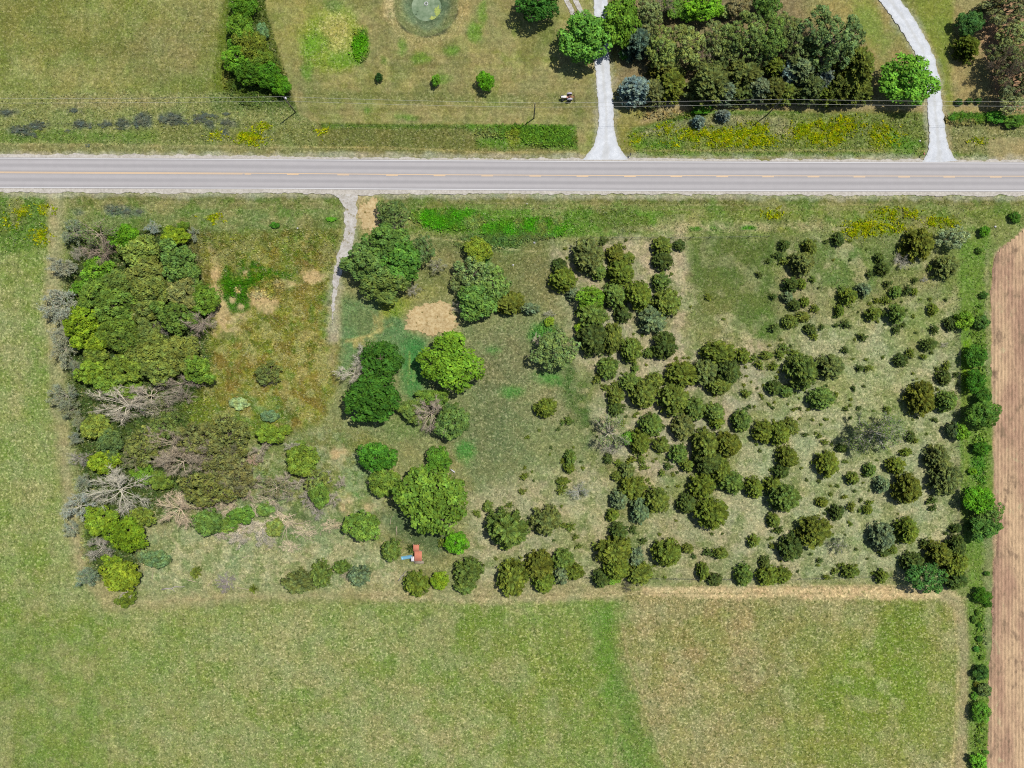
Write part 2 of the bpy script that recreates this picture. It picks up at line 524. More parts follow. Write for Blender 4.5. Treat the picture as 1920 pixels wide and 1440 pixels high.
for y0, c in ((376, (172, 160, 110)), (385, (150, 142, 92))):
    paint(('l', [(130, y0 + 3), (620, y0 + 5)], 2), c, .7, 2, 2)
    paint(('l', [(720, y0 + 2), (1300, y0 + 8), (1900, y0 + 6)], 2), c, .7, 2, 2)
for s in range(3):
    paint(('p', [(-80, 366), (1915, 368), (1915, 440), (-80, 440)]), ((92, 124, 40), (158, 150, 98), (108, 112, 52))[s], .55, 6, 4, nz=(18 + 14 * s, .54, .66), seed=20 + s)
# -- mown margin round the lot
margin = [(106, 366), (104, 470), (98, 600), (110, 720), (122, 880), (138, 990), (160, 1080), (205, 1125), (300, 1128), (480, 1112), (700, 1110), (960, 1112), (1160, 1106)]
paint(('l', margin, 32), (163, 154, 108), .85, 9, 8, .55, .15, .14)
paint(('l', [(104, 366), (101, 470), (94, 600)], 20), (172, 160, 116), .7, 6, 5)
paint(('l', [(118, 830), (136, 985), (158, 1080)], 14), (172, 158, 116), .7, 6, 5)
paint(('l', [(260, 1130), (430, 1118), (620, 1116)], 9), (182, 168, 122), .7, 4, 5)
paint(('l', [(700, 1116), (860, 1126), (1010, 1124), (1160, 1112)], 16), (178, 164, 120), .8, 7, 8, .9)
paint(('p', [(1200, 1100), (1330, 1096), (1700, 1098), (1790, 1108), (1800, 1126), (1650, 1124), (1330, 1120), (1220, 1116)]), (212, 184, 138), .95, 5, 7, .9, .1, .14)
paint(('l', [(1770, 1112), (1798, 1140), (1808, 1220), (1808, 1320), (1800, 1440), (1800, 1560)], 20), (168, 152, 112), .85, 6, 5, .6, .1, .14)
paint(('l', [(1790, 1150), (1796, 1230), (1795, 1320), (1786, 1440)], 4), (196, 176, 124), .7, 3, 3)
for off in (-6, 6):
    paint(('l', [(240, 1126 + off), (480, 1112 + off), (700, 1110 + off), (960, 1112 + off), (1160, 1106 + off), (1700, 1108 + off)], 2.2), (142, 128, 86), .5, 1.5, 2)
# -- the lot: base
paint(('p', [(130, 438), (1290, 446), (1800, 442), (1805, 1092), (1200, 1096), (640, 1104), (260, 1110), (190, 1080), (140, 900), (125, 600)]), (146, 144, 92), 1, 6, 6, .6, .4, .25)
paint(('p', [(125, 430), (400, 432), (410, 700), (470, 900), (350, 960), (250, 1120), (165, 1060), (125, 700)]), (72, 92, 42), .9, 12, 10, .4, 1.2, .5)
# weedy brown field beside the wood
paint(('p', [(355, 440), (640, 430), (628, 560), (640, 700), (600, 790), (500, 830), (400, 800), (390, 600)]), (128, 126, 50), .95, 10, 12, .6, .7, .34)
paint(('p', [(360, 436), (635, 432), (630, 480), (440, 500), (375, 500)]), (104, 114, 52), .8, 12, 14, .5, .8, .4)
paint(('e', 372, 490, 26, 45), (112, 108, 66), .7, 15, 12)
for (x, y, rx, ry, c, a) in ((440, 640, 40, 60, (142, 122, 56), .7), (425, 720, 45, 40, (138, 118, 52), .7), (560, 640, 60, 90, (126, 124, 34), .8), (520, 740, 70, 50, (118, 122, 40), .7), (590, 500, 40, 40, (122, 108, 62), .7), (600, 650, 22, 60, (164, 140, 84), .6), (560, 700, 22, 18, (188, 168, 104), .6), (470, 780, 60, 40, (108, 136, 58), .8), (390, 770, 40, 30, (128, 140, 48), .7), (510, 680, 40, 30, (108, 118, 40), .6), (535, 775, 30, 20, (110, 142, 92), .7), (470, 755, 30, 20, (140, 160, 96), .7)):
    paint(('e', x, y, rx, ry), c, a, 14, 14)
for sd_, c_, a_ in ((91, (102, 130, 40), .75), (92, (164, 158, 76), .6), (93, (118, 138, 60), .5), (94, (146, 116, 56), .38)):
    paint(('p', [(380, 460), (634, 436), (630, 560), (636, 700), (600, 790), (480, 830), (392, 790)]), c_, a_, 12, 12, nz=(16 + 5 * (sd_ - 91), .50, .60), seed=sd_)
for (x, y, rx, ry) in ((405, 520, 12, 40), (418, 570, 20, 36), (440, 596, 30, 14), (425, 620, 26, 18), (480, 555, 22, 14), (535, 530, 22, 8), (500, 570, 20, 16), (590, 520, 26, 10)):
    paint(('e', x, y, rx, ry), (202, 174, 126), .85, 6, 10, .5, .1, .15)
paint(('p', [(420, 495), (470, 486), (520, 500), (555, 512), (548, 526), (500, 520), (470, 540), (462, 580), (440, 588), (418, 560), (412, 520)]), (66, 116, 18), .95, 5, 10, .15, 1.3, .35)
for (x, y, r) in ((448, 545, 7), (436, 560, 6), (462, 512, 6), (450, 575, 5)):
    paint(('e', x, y, r, r), (206, 178, 132), .9, 3, 4, .4, .1, .1)
for s, c in enumerate(((150, 148, 54), (94, 112, 30), (138, 116, 54), (172, 162, 98))):
    paint(('p', [(395, 600), (630, 560), (640, 700), (600, 790), (480, 830), (390, 790)]), c, .7, 12, 10, nz=(12 + 3 * s, .55, .66), seed=30 + s)
    paint(('p', [(370, 440), (636, 434), (625, 560), (395, 500)]), c, .55, 12, 10, nz=(14 + 3 * s, .57, .68), seed=50 + s)
# clearing in the south-west of the lot
paint(('p', [(270, 985), (640, 935), (700, 1000), (760, 1090), (640, 1104), (260, 1108)]), (168, 163, 118), .9, 16, 14, .8, .3, .2)
paint(('p', [(480, 830), (640, 790), (740, 830), (680, 960), (560, 1000), (440, 960)]), (122, 128, 70), .8, 20, 16, .6, .6, .3)
paint(('e', 555, 985, 90, 40), (84, 104, 62), .8, 24, 16, .5, .5, .25)
paint(('e', 460, 960, 50, 24), (98, 136, 86), .7, 16, 10)
paint(('e', 480, 1010, 60, 16), (150, 158, 108), .6, 14, 10)
for (x, y, rx, ry) in ((692, 946, 16, 17), (650, 950, 12, 18), (635, 848, 18, 16), (655, 925, 8, 18)):
    paint(('e', x, y, rx, ry), (206, 178, 132), .85, 6, 8, .5, .1, .12)
paint(('e', 660, 910, 36, 26), (136, 156, 78), .6, 14, 12)
paint(('e', 672, 915, 18, 22), (104, 150, 84), .6, 10, 8)
paint(('e', 690, 840, 30, 30), (134, 138, 66), .5, 16, 10)
paint(('e', 760, 990, 60, 26, 30), (78, 102, 62), .75, 18, 12, .3)  # shade of the big tree painted into the grass, this patch and the next
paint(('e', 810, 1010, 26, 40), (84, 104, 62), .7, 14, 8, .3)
paint(('e', 700, 1075, 60, 24), (182, 168, 126), .6, 18, 14, .8)
for sd_, c_ in ((95, (188, 180, 138)), (96, (112, 132, 70)), (97, (146, 156, 112))):
    paint(('p', [(270, 960), (480, 840), (640, 800), (720, 860), (720, 1000), (760, 1090), (640, 1104), (260, 1108)]), c_, .6, 14, 12, nz=(14 + 5 * (sd_ - 95), .52, .62), seed=sd_)
# middle lawn
paint(('p', [(640, 560), (900, 590), (1000, 450), (1090, 450), (1100, 720), (1110, 900), (900, 930), (870, 860), (760, 830), (640, 800)]), (132, 139, 90), .9, 18, 16, .6, .4, .22)
paint(('p', [(810, 440), (1040, 446), (1040, 560), (960, 560), (870, 560)]), (116, 122, 66), .8, 16, 14, .5, .5, .25)
paint(('e', 915, 455, 70, 14), (76, 122, 56), .7, 10, 8, .3, .9, .3)
paint(('e', 1010, 520, 40, 50), (138, 128, 86), .6, 24, 16, .7)
paint(('e', 850, 500, 30, 40), (142, 132, 86), .6, 20, 12, .6)
paint(('e', 940, 680, 60, 70), (130, 126, 88), .7, 30, 16, .8)
paint(('e', 920, 800, 60, 90), (112, 119, 78), .7, 34, 20, .8)
paint(('e', 1050, 760, 60, 40, 0), (150, 142, 102), .6, 24, 14, .8)
paint(('e', 1088, 745, 26, 75, -20), (72, 106, 40), .85, 16, 10, .3, .7, .28)
paint(('e', 1120, 870, 18, 50), (92, 118, 62), .7, 14, 8, .4)
for (x, y, rx, ry) in ((1022, 628, 26, 24), (1030, 708, 24, 12), (920, 655, 12, 6), (960, 735, 18, 10), (905, 480, 14, 14), (872, 848, 20, 22)):
    paint(('e', x, y, rx, ry), (72, 146, 54), .7, 9, 8, .2, .9, .3)
paint(('p', [(640, 560), (720, 560), (770, 600), (800, 640), (780, 700), (750, 690), (690, 640), (640, 700)]), (98, 136, 82), .8, 16, 10, .3, .6, .22)  # green of shaded grass by the trees, shade painted into the colour
paint(('e', 775, 690, 22, 62), (74, 136, 66), .85, 12, 8, .2, .8, .25)  # shaded strip left of the bright dome tree, painted into the grass
paint(('e', 762, 800, 34, 22), (110, 134, 66), .6, 14, 10)
paint(('e', 690, 600, 40, 34), (122, 132, 82), .7, 16, 10)
paint(('e', 745, 575, 34, 18), (132, 152, 34), .75, 10, 10, .3, .9, .3)
paint(('e', 720, 570, 12, 22), (164, 158, 70), .6, 8, 6)
paint(('e', 800, 530, 40, 26), (120, 122, 62), .6, 16, 12)
paint(('e', 790, 552, 30, 16), (158, 150, 84), .5, 10, 10)
arc = [(660 + 52 * math.cos(t), 603 + 44 * math.sin(t)) for t in np.linspace(-1.2, 1.5, 14)]
for k in range(4):
    paint(('l', [(660 + (x - 660) * (.82 + .1 * k), 603 + (y - 603) * (.82 + .1 * k)) for x, y in arc], 2.0), (186, 168, 104), .65, 1.8, 4)
paint(('l', [(650, 640), (690, 630), (735, 608)], 5), (192, 174, 110), .75, 3, 4)
paint(('l', [(633, 540), (628, 600), (622, 680)], 16), (158, 142, 98), .7, 7, 6, .5, .15, .15)
paint(('l', [(768, 660), (766, 720)], 2), (160, 180, 96), .7, 1.5, 2)
paint(('l', [(776, 690), (775, 715)], 2), (160, 180, 96), .6, 1.5, 2)
paint(('l', [(860, 870), (866, 900), (858, 930)], 3), (178, 168, 120), .7, 2, 3)
# foot-worn line north of the cedars
paint(('l', [(790, 444), (860, 452), (940, 466), (1010, 472), (1070, 460), (1110, 448)], 2.6), (186, 178, 126), .8, 1.6, 2)
# cedar pasture
paint(('p', [(1035, 460), (1290, 446), (1300, 640), (1420, 640), (1440, 740), (1340, 860), (1240, 900), (1120, 850), (1110, 720), (1050, 560)]), (178, 165, 136), .85, 16, 16, .7, .2, .18)
paint(('e', 1060, 560, 30, 60), (150, 142, 96), .6, 20, 12)
paint(('p', [(1296, 444), (1450, 442), (1462, 540), (1450, 640), (1400, 625), (1330, 600), (1290, 560)]), (104, 120, 58), .9, 12, 16, .45, .5, .2)
paint(('e', 1350, 560, 60, 50), (112, 116, 60), .6, 30, 16, .5)
paint(('e', 1330, 590, 50, 50), (132, 132, 78), .6, 30, 14, .7)
paint(('e', 1432, 610, 22, 32), (74, 120, 34), .75, 14, 10)
paint(('e', 1380, 480, 60, 26), (84, 100, 42), .6, 20, 12)
paint(('e', 1278, 520, 16, 90), (186, 168, 134), .7, 10, 10)
paint(('e', 1230, 500, 30, 40), (186, 168, 136), .6, 14, 10)
paint(('e', 1400, 650, 34, 14), (196, 178, 146), .8, 10, 10)
paint(('e', 1290, 660, 40, 26), (182, 162, 128), .7, 16, 12)
paint(('p', [(1450, 444), (1720, 442), (1720, 520), (1600, 560), (1470, 520)]), (106, 122, 62), .75, 16, 14, .55)
paint(('e', 1600, 500, 60, 40), (98, 128, 60), .7, 20, 14)
paint(('e', 1495, 560, 40, 60), (166, 154, 114), .6, 20, 16)
paint(('p', [(1480, 620), (1790, 560), (1795, 1080), (1500, 1088), (1340, 1080), (1350, 900), (1420, 760)]), (170, 170, 130), .8, 24, 16, .85, .3, .2)
paint(('e', 1660, 730, 90, 60), (158, 158, 104), .6, 40, 20, .9)
paint(('e', 1730, 610, 40, 50), (116, 136, 52), .7, 18, 14, .5)
paint(('p', [(1760, 440), (1858, 440), (1858, 560), (1810, 640), (1770, 560)]), (114, 134, 58), .7, 14, 10, .45, .6, .25)
paint(('p', [(880, 930), (1120, 860), (1140, 960), (1120, 1092), (880, 1098)]), (174, 164, 128), .8, 24, 16, .8, .25, .18)
paint(('p', [(1120, 1000), (1350, 930), (1480, 960), (1500, 1088), (1200, 1092)]), (168, 160, 124), .7, 24, 16, .8, .25, .18)
for s, c in enumerate(((128, 138, 72), (192, 180, 138), (110, 126, 60))):
    paint(('p', [(1040, 450), (1800, 446), (1800, 1088), (880, 1094), (900, 920), (1100, 860)]), c, .5, 12, 8, nz=(34 - 8 * s, .55, .68), seed=60 + s)
for (x, y, rx, ry, c) in ((1262, 905, 22, 14, (140, 150, 100)), (1205, 850, 26, 12, (166, 158, 112)), (1700, 640, 40, 30, (140, 144, 84)), (1560, 720, 30, 40, (150, 154, 90))):
    paint(('e', x, y, rx, ry), c, .6, 12, 8)
paint(('p', [(1296, 446), (1450, 444), (1462, 540), (1455, 640), (1410, 625), (1380, 560), (1340, 575), (1296, 545)]), (96, 114, 50), .45, 16, 18, .4)
# green eastern boundary strip
paint(('p', [(1800, 450), (1858, 440), (1858, 700), (1864, 900), (1862, 1200), (1850, 1560), (1812, 1560), (1822, 1200), (1812, 1100), (1800, 900)]), (112, 140, 54), .92, 7, 10, .45, .5, .26)
paint(('p', [(1805, 640), (1818, 640), (1820, 740), (1808, 740)]), (122, 158, 20), .8, 5, 5, .2)
paint(('l', [(1812, 740), (1812, 900)], 9), (132, 142, 62), .7, 5, 5)
paint(('l', [(1852, 470), (1852, 700)], 8), (164, 152, 116), .6, 5, 6)
paint(('e', 1835, 870, 14, 34), (78, 132, 40), .8, 8, 6)
paint(('p', [(1846, 1000), (1864, 1000), (1862, 1240), (1846, 1240)]), (142, 140, 104), .6, 6, 8)
# bare tilled field beyond (colour under the furrows)
paint(('p', [(1920, 428), (1866, 474), (1858, 560), (1860, 700), (1864, 900), (1862, 1200), (1852, 1440), (1850, BIG), (BIG, BIG), (BIG, 428)]), (198, 162, 130), 1, 3, 4, .2, .02, .1)
# -- north side: roadside strip and verge
paint(('p', [(-BIG, -BIG), (BIG, -BIG), (BIG, 306), (1920, 305), (0, 292), (-BIG, 292)]), (134, 126, 68), 1, 3, 2, .45, .2, .16)
paint(('p', [(-BIG, -BIG), (428, -BIG), (418, 100), (408, 182), (-BIG, 186)]), (146, 145, 80), 1, 8, 6, .55, .3, .2)
for s, c in enumerate(((124, 130, 58), (160, 154, 96), (116, 128, 50))):
    paint(('p', [(-200, -200), (420, -200), (410, 180), (-200, 184)]), c, .55, 12, 6, nz=(34 + 10 * s, .5, .66), seed=70 + s)
for (x, y, rx, ry, c) in ((160, 44, 44, 9, (98, 108, 36)), (140, 80, 40, 12, (104, 110, 42)), (220, 92, 50, 16, (108, 112, 48)), (360, 50, 30, 60, (138, 132, 80)), (60, 40, 60, 60, (120, 122, 56)), (300, 100, 60, 60, (140, 132, 84)), (365, 165, 34, 12, (92, 106, 44))):
    paint(('e', x, y, rx, ry), c, .55, 18, 12)
for x in range(20, 400, 26):
    paint(('l', [(x, -80), (x + 4, 175)], 5), (142, 136, 80) if x % 52 else (108, 112, 52), .25, 6, 6)
paint(('l', [(438, -80), (425, 60), (408, 150), (420, 180)], 26), (98, 116, 26), .8, 8, 8, .3, .6, .25)
paint(('p', [(425, -80), (495, -80), (530, 130), (556, 212), (430, 190)]), (70, 96, 34), .85, 7, 6, .3, 1.2, .4)
paint(('p', [(-80, 172), (430, 176), (560, 205), (600, 232), (600, 290), (-80, 288)]), (140, 145, 84), .9, 8, 8, .75, .6, .3)
paint(('p', [(100, 180), (330, 178), (330, 200), (100, 204)]), (160, 148, 98), .7, 8, 8, .9)
paint(('p', [(-80, 240), (300, 246), (300, 266), (-80, 270)]), (104, 132, 50), .7, 8, 8, .4, .9, .3)
paint(('p', [(400, 180), (560, 190), (560, 216), (400, 206)]), (92, 112, 52), .7, 7, 8)
paint(('p', [(-80, 268), (1090, 280), (1110, 297), (-80, 290)]), (142, 134, 86), .75, 4, 4, .6, .3, .18)
paint(('p', [(300, 236), (620, 240), (620, 272), (300, 268)]), (120, 124, 64), .7, 8, 8, .6)
paint(('p', [(600, 230), (860, 232), (1082, 234), (1082, 280), (860, 284), (600, 280)]), (116, 118, 60), .9, 3, 3, .6, .5, .26)
paint(('p', [(600, 230), (1082, 234), (1082, 242), (600, 240)]), (94, 122, 42), .8, 3, 3, .3, .7, .3)
paint(('p', [(870, 232), (1082, 234), (1082, 278), (900, 274)]), (98, 142, 40), .8, 10, 10, .4, .8, .34)
paint(('e', 900, 252, 40, 8), (146, 138, 90), .6, 6, 8)
paint(('e', 962, 258, 12, 16), (142, 140, 46), .6, 6, 6)
paint(('l', [(560, 275), (760, 278), (930, 286), (1080, 284)], 2.5), (192, 172, 112), .7, 2, 2)
paint(('l', [(0, 270), (300, 272), (560, 276)], 2.5), (178, 164, 112), .6, 2, 2)
# mown lawn round the pond
lawn = [(490, -80), (500, 20), (540, 150), (562, 215), (600, 230), (1080, 233), (1086, 290), (1122, 292), (1124, 100), (1110, -80)]
paint(('p', lawn), (158, 152, 92), 1, 2.2, 2, .35, .08, .12)
for s, c in enumerate(((124, 132, 52), (164, 146, 100), (112, 116, 58), (150, 140, 92))):
    paint(('p', lawn), c, .55, 3, 2, nz=(16 + 12 * s, .5, .66), seed=80 + s)
paint(('e', 560, 30, 50, 90), (150, 146, 70), .5, 30, 12)
for y in range(100, 232, 7):
    paint(('l', [(560, y), (1100, y + 3)], 2.5), (126, 118, 66) if y % 2 else (162, 148, 102), .3, 2, 3)
paint(('e', 624, 74, 62, 58), (140, 156, 52), .9, 14, 10, .9, .5, .22)
paint(('e', 628, 62, 26, 40), (190, 176, 104), .65, 14, 10, 1.0)
paint(('e', 676, 84, 13, 32, 10), (84, 150, 20), .9, 6, 7, .2, .9, .3)
paint(('e', 590, 82, 26, 20), (108, 152, 40), .7, 10, 8, .3, .8, .28)
paint(('e', 640, 110, 30, 12), (112, 150, 40), .7, 8, 8, .5)
paint(('e', 624, 10, 16, 12), (92, 126, 56), .6, 6, 6)
for (x, y, rx, ry) in ((720, 112, 8, 10), (755, 80, 8, 14), (788, 108, 14, 8), (905, 30, 10, 22), (848, 95, 12, 8), (890, 60, 14, 18), (688, 205, 7, 7), (835, 148, 16, 9), (575, 130, 10, 18), (760, 220, 18, 5), (1140, 235, 6, 14)):
    paint(('e', x, y, rx, ry), (106, 144, 46), .75, 5, 6, .5, .5, .2)
paint(('p', [(570, 168), (1080, 178), (1090, 200), (570, 190)]), (118, 124, 66), .55, 5, 8, .7)
# pond surround
paint(('e', 800, 14, 84, 72), (172, 152, 100), .8, 8, 6, .7, .2, .15)
paint(('e', 735, 10, 16, 30), (186, 172, 124), .8, 6, 5, .9)
paint(('e', 798, 10, 61, 60), (126, 130, 82), .95, 3, 3, .4, .2, .12)
paint(('e', 798, 8, 44, 46), (116, 132, 98), .95, 9, 6, .4)
paint(('e', 798, 8, 31, 32), (84, 104, 74), .9, 6, 4, .3)
for r0 in (61, ):
    paint(('l', [(798 + r0 * math.cos(t), 10 + (r0 - 2) * math.sin(t)) for t in np.linspace(.1, 3.0, 20)], 2.5), (84, 82, 58), .8, 1.5, 3)
paint(('e', 855, 150, 20, 26), (154, 138, 92), .5, 10, 8)
# yard between and right of the two drives
paint(('p', [(1150, -80), (1655, -80), (1700, 60), (1740, 150), (1745, 208), (1310, 206), (1180, 240), (1158, 235)]), (156, 140, 88), 1, 4, 3, .4, .1, .14)
paint(('p', [(1160, -80), (1480, -80), (1620, 80), (1650, 185), (1300, 196), (1165, 190)]), (138, 122, 88), .9, 12, 10, .4, .3, .2)
paint(('e', 1580, 10, 70, 50), (164, 150, 88), .7, 20, 12)
paint(('e', 1630, 40, 24, 60, -20), (128, 146, 60), .75, 14, 10)
paint(('e', 1700, 30, 30, 60), (134, 140, 66), .6, 16, 10)
paint(('p', [(1150, 190), (1745, 196), (1745, 207), (1320, 204), (1200, 232), (1152, 235)]), (172, 150, 108), .8, 4, 4, .4)
paint(('p', [(1152, 205), (1210, 205), (1200, 235), (1160, 290), (1152, 250)]), (144, 138, 66), .7, 6, 6)
paint(('p', [(1176, 250), (1240, 232), (1316, 210), (1738, 212), (1742, 292), (1200, 294)]), (120, 132, 62), .95, 4, 4, .6, .8, .34)
paint(('p', [(1200, 240), (1330, 216), (1470, 220), (1480, 232), (1260, 246), (1205, 256)]), (160, 150, 112), .65, 8, 8, .9)
paint(('e', 1465, 240, 24, 16), (172, 160, 118), .6, 8, 8)
paint(('p', [(1186, 240), (1316, 206), (1500, 208), (1500, 213), (1316, 214), (1190, 250)]), (92, 126, 44), .75, 3, 3)
paint(('p', [(1205, 280), (1740, 280), (1740, 284), (1205, 284)]), (172, 160, 100), .7, 2, 2)
paint(('p', [(1195, 285), (1740, 286), (1740, 295), (1195, 295)]), (106, 132, 50), .7, 3, 3)
for (x, y, rx, ry) in ((1345, 258, 42, 15), (1408, 254, 30, 22), (1255, 242, 14, 8), (1293, 250, 14, 10), (1540, 250, 46, 20), (1580, 232, 34, 9), (1655, 255, 26, 20), (1440, 262, 20, 10), (1520, 262, 20, 12), (1195, 262, 6, 10), (1264, 268, 8, 5)):
    paint(('e', x, y, rx, ry), (146, 156, 40), .6, 9, 12, .4, .6, .34)
for (x, y, rx, ry) in ((1700, 270, 30, 16), (1240, 270, 40, 12), (1675, 258, 12, 12), (1288, 290, 14, 6)):
    paint(('e', x, y, rx, ry), (96, 140, 40), .7, 7, 8, .3, .9, .35)
# right of the second drive
paint(('p', [(1690, -80), (BIG, -80), (BIG, 305), (1780, 303), (1768, 210), (1752, 120), (1720, 40)]), (164, 146, 96), 1, 4, 3, .4, .1, .14)
paint(('p', [(1690, -80), (1790, -80), (1790, 60), (1782, 120), (1790, 195), (1772, 205), (1752, 110), (1718, 30)]), (126, 140, 50), .85, 10, 8, .3, .2, .16)
paint(('p', [(1850, -80), (BIG, -80), (BIG, 205), (1880, 205), (1860, 160), (1840, 90)]), (172, 132, 104), .85, 12, 12, .4, .1, .12)
paint(('p', [(1778, 212), (1920, 216), (2600, 216), (2600, 236), (1920, 234), (1782, 226)]), (84, 136, 34), .9, 4, 5, .2, 1.2, .45)
paint(('p', [(1780, 228), (2600, 238), (2600, 300), (1790, 298)]), (132, 132, 80), .85, 5, 5, .8, .5, .3)
paint(('p', [(1854, 262), (1870, 256), (2600, 258), (2600, 302), (1854, 300)]), (166, 150, 104), .95, 3, 3, .4, .05, .1)
paint(('p', [(1780, 284), (1852, 290), (1852, 300), (1784, 298)]), (104, 128, 50), .7, 4, 4)
paint(('e', 1836, 264, 8, 6), (150, 156, 30), .7, 4, 4)
# dust and stray gravel thinning out into the grass beside road, drives and bare patches
for yy, w in ((291.5, 8), (365.5, 9)):
    off = [(q, yy + (6.5 if yy < 300 else 5) * np.interp(q, [0, 1920], [-.4, 1.0])) for q in range(-60, 1990, 60)]
    paint(('l', off, w), (196, 186, 166), .55, 5, 7, .5, .05, .1)
for pts, w, c, a_ in (([(1127, -60), (1128, 100), (1136, 190), (1137, 250), (1136, 300)], 36, (186, 178, 158), .6), ([(1640, -40), (1684, 20), (1715, 65), (1738, 110), (1750, 160), (1754, 210), (1760, 300)], 40, (186, 178, 158), .6),
                      ([(654, 362), (658, 400), (657, 440), (645, 475), (632, 515), (626, 560), (623, 640)], 24, (182, 172, 148), .7), ([(694, 380), (694, 424)], 46, (192, 168, 120), .6), ([(785, 600), (838, 600)], 60, (178, 160, 112), .55)):
    paint(('l', pts, w), c, a_, 9, 10, .5, .1, .12)
# dark bluish weeds patches and yellow ones on the left verge
for (x, y, rx, ry) in ((12, 210, 16, 7), (38, 244, 24, 9), (72, 234, 20, 9), (150, 232, 22, 10), (195, 232, 14, 8), (228, 232, 16, 8), (266, 226, 18, 14), (318, 222, 22, 13), (372, 224, 12, 8), (392, 232, 14, 8), (424, 230, 14, 7), (138, 207, 14, 7), (418, 246, 7, 6)):
    paint(('e', x, y, rx, ry), (84, 92, 88), .8, 5, 8, .5, .6, .3)
for (x, y, rx, ry) in ((468, 259, 18, 10), (406, 254, 6, 5), (44, 395, 8, 7), (83, 393, 6, 8), (76, 442, 8, 14), (492, 236, 8, 5), (398, 409, 12, 5), (605, 245, 7, 5)):
    paint(('e', x, y, rx, ry), (158, 158, 24), .8, 4, 5, .2, .9, .4)
for (x, y, rx, ry) in ((1640, 424, 60, 6), (1670, 402, 26, 8), (1765, 418, 24, 6), (1640, 432, 40, 5), (1600, 436, 20, 4), (1712, 400, 12, 6), (1450, 402, 12, 6), (1470, 430, 6, 4)):
    paint(('e', x, y, rx, ry), (146, 152, 46), .6, 6, 8, .4, .6, .3)
for (x, y, rx, ry) in ((210, 394, 16, 10), (238, 398, 10, 10), (262, 396, 12, 8), (150, 398, 12, 8)):
    paint(('e', x, y, rx, ry), (94, 104, 96), .6, 5, 8, .5, .6, .3)
rgb *= (0.90 + 0.20 * fbm(GX / 9.0, GY / 9.0, 77, 3))[..., None]
# swath lines left by the mower in the hay fields
def swaths(shape, u, period, amp, seed):
    d = sd_poly(GX, GY, shape); k = 1 - sstep(d, -12, 6)
    w = u + 6 * (fbm(GX / 50.0, GY / 50.0, seed, 2) - .5)
    st = np.sin(2 * math.pi * w / period) * .15 + (fbm(w / 7.0, GY / 160.0 + GX / 160.0, seed + 1, 3) - .5) * 2.2
    f = 1 + amp * k * st * (.4 + 1.2 * fbm(GX / 40.0, GY / 40.0, seed + 2, 3))
    rgb[:] *= f[..., None]
swaths([(-75, 1150), (300, 1150), (1150, 1130), (1240, 1515), (-75, 1515)], GX - (GY - 1130) * .27 * np.clip(GX / 1100, 0, 1), 13.0, .13, 3)
swaths([(1165, 1125), (1805, 1125), (1800, 1515), (1255, 1515)], GX - (GY - 1130) * .27 * np.clip((1800 - GX) / 650, 0, 1), 9.0, .15, 5)
swaths([(-75, -75), (425, -75), (410, 178), (-75, 182)], GX + .03 * GY, 12.0, .10, 7)
swaths([(-75, -75), (425, -75), (410, 178), (-75, 182)], GY + .02 * GX, 17.0, .12, 9)
swaths([(500, -75), (562, 215), (600, 230), (1080, 232), (1120, 290), (1124, -75)], GY + .01 * GX, 8.0, .13, 11)
swaths([(-75, 380), (95, 380), (125, 900), (180, 1120), (-75, 1150)], GX - .05 * GY, 12.0, .10, 13)
rgb *= np.array([.955, 1.025, 1.08])

# relief: never above zero, so that sheets laid on it stay clear
rough = np.clip(thei, .1, .5)
zz = -(0.03 + 0.35 * rough * fbm(GX / 5.0, GY / 5.0, 3, 3) + 0.25 * np.clip(fbm(GX / 60.0, GY / 60.0, 8, 3) - .35, 0, 1))
dp = np.sqrt(((GX - 798) / 62) ** 2 + ((GY - 8) / 58) ** 2)
zz -= 1.5 * (1 - sstep(dp, 0.25, 1.0))
far = np.maximum(np.abs(GX - 960) / 960, np.abs(GY - 720) / 720)
wxg = (GX - 960) * S; wyg = (720 - GY) * S
nyy, nxx = GX.shape
idx = np.arange(nyy * nxx).reshape(nyy, nxx)
Fq = np.stack([idx[:-1, :-1].ravel(), idx[1:, :-1].ravel(), idx[1:, 1:].ravel(), idx[:-1, 1:].ravel()], 1)
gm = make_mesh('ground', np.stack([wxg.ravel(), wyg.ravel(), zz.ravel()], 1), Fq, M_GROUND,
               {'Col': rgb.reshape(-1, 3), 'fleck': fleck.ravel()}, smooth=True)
ground = obj('ground', gm, kind='structure')
ground['label'] = 'green and tan hay fields, pasture, lawns and verges'

def sample(arr, x, y):
    fi = np.interp(x, gx, np.arange(nxx)); fj = np.interp(y, gy, np.arange(nyy))
    i = np.clip(np.round(fi).astype(int), 0, nxx - 1); j = np.clip(np.round(fj).astype(int), 0, nyy - 1)
    return arr[j, i]

# ---------------------------------------------------------------- road
RX = [-30000, -600, 0, 480, 800, 1160, 1520, 1920, 2600, 30000]
R_TOP = [292, 294, 296.7, 299.4, 301.4, 303.3, 304.7, 306, 307, 309]
R_BOT = [348, 349.5, 351.4, 352.8, 354.8, 356.8, 357.5, 357.6, 358, 360]
R_MID = [319, 321, 323.2, 325.6, 328.4, 330.0, 330.7, 331.2, 332, 334]
def rtop(x): return np.interp(x, RX, R_TOP)
def rbot(x): return np.interp(x, RX, R_BOT)
def rmid(x): return np.interp(x, RX, R_MID)
def xs_range(a, b, step=8.0):
    return np.linspace(a, b, max(2, int(abs(b - a) / step) + 1))
road_xs = np.concatenate([[-30000, -8000, -2500], np.arange(-600, 2601, 12.0), [5000, 9000, 30000]])

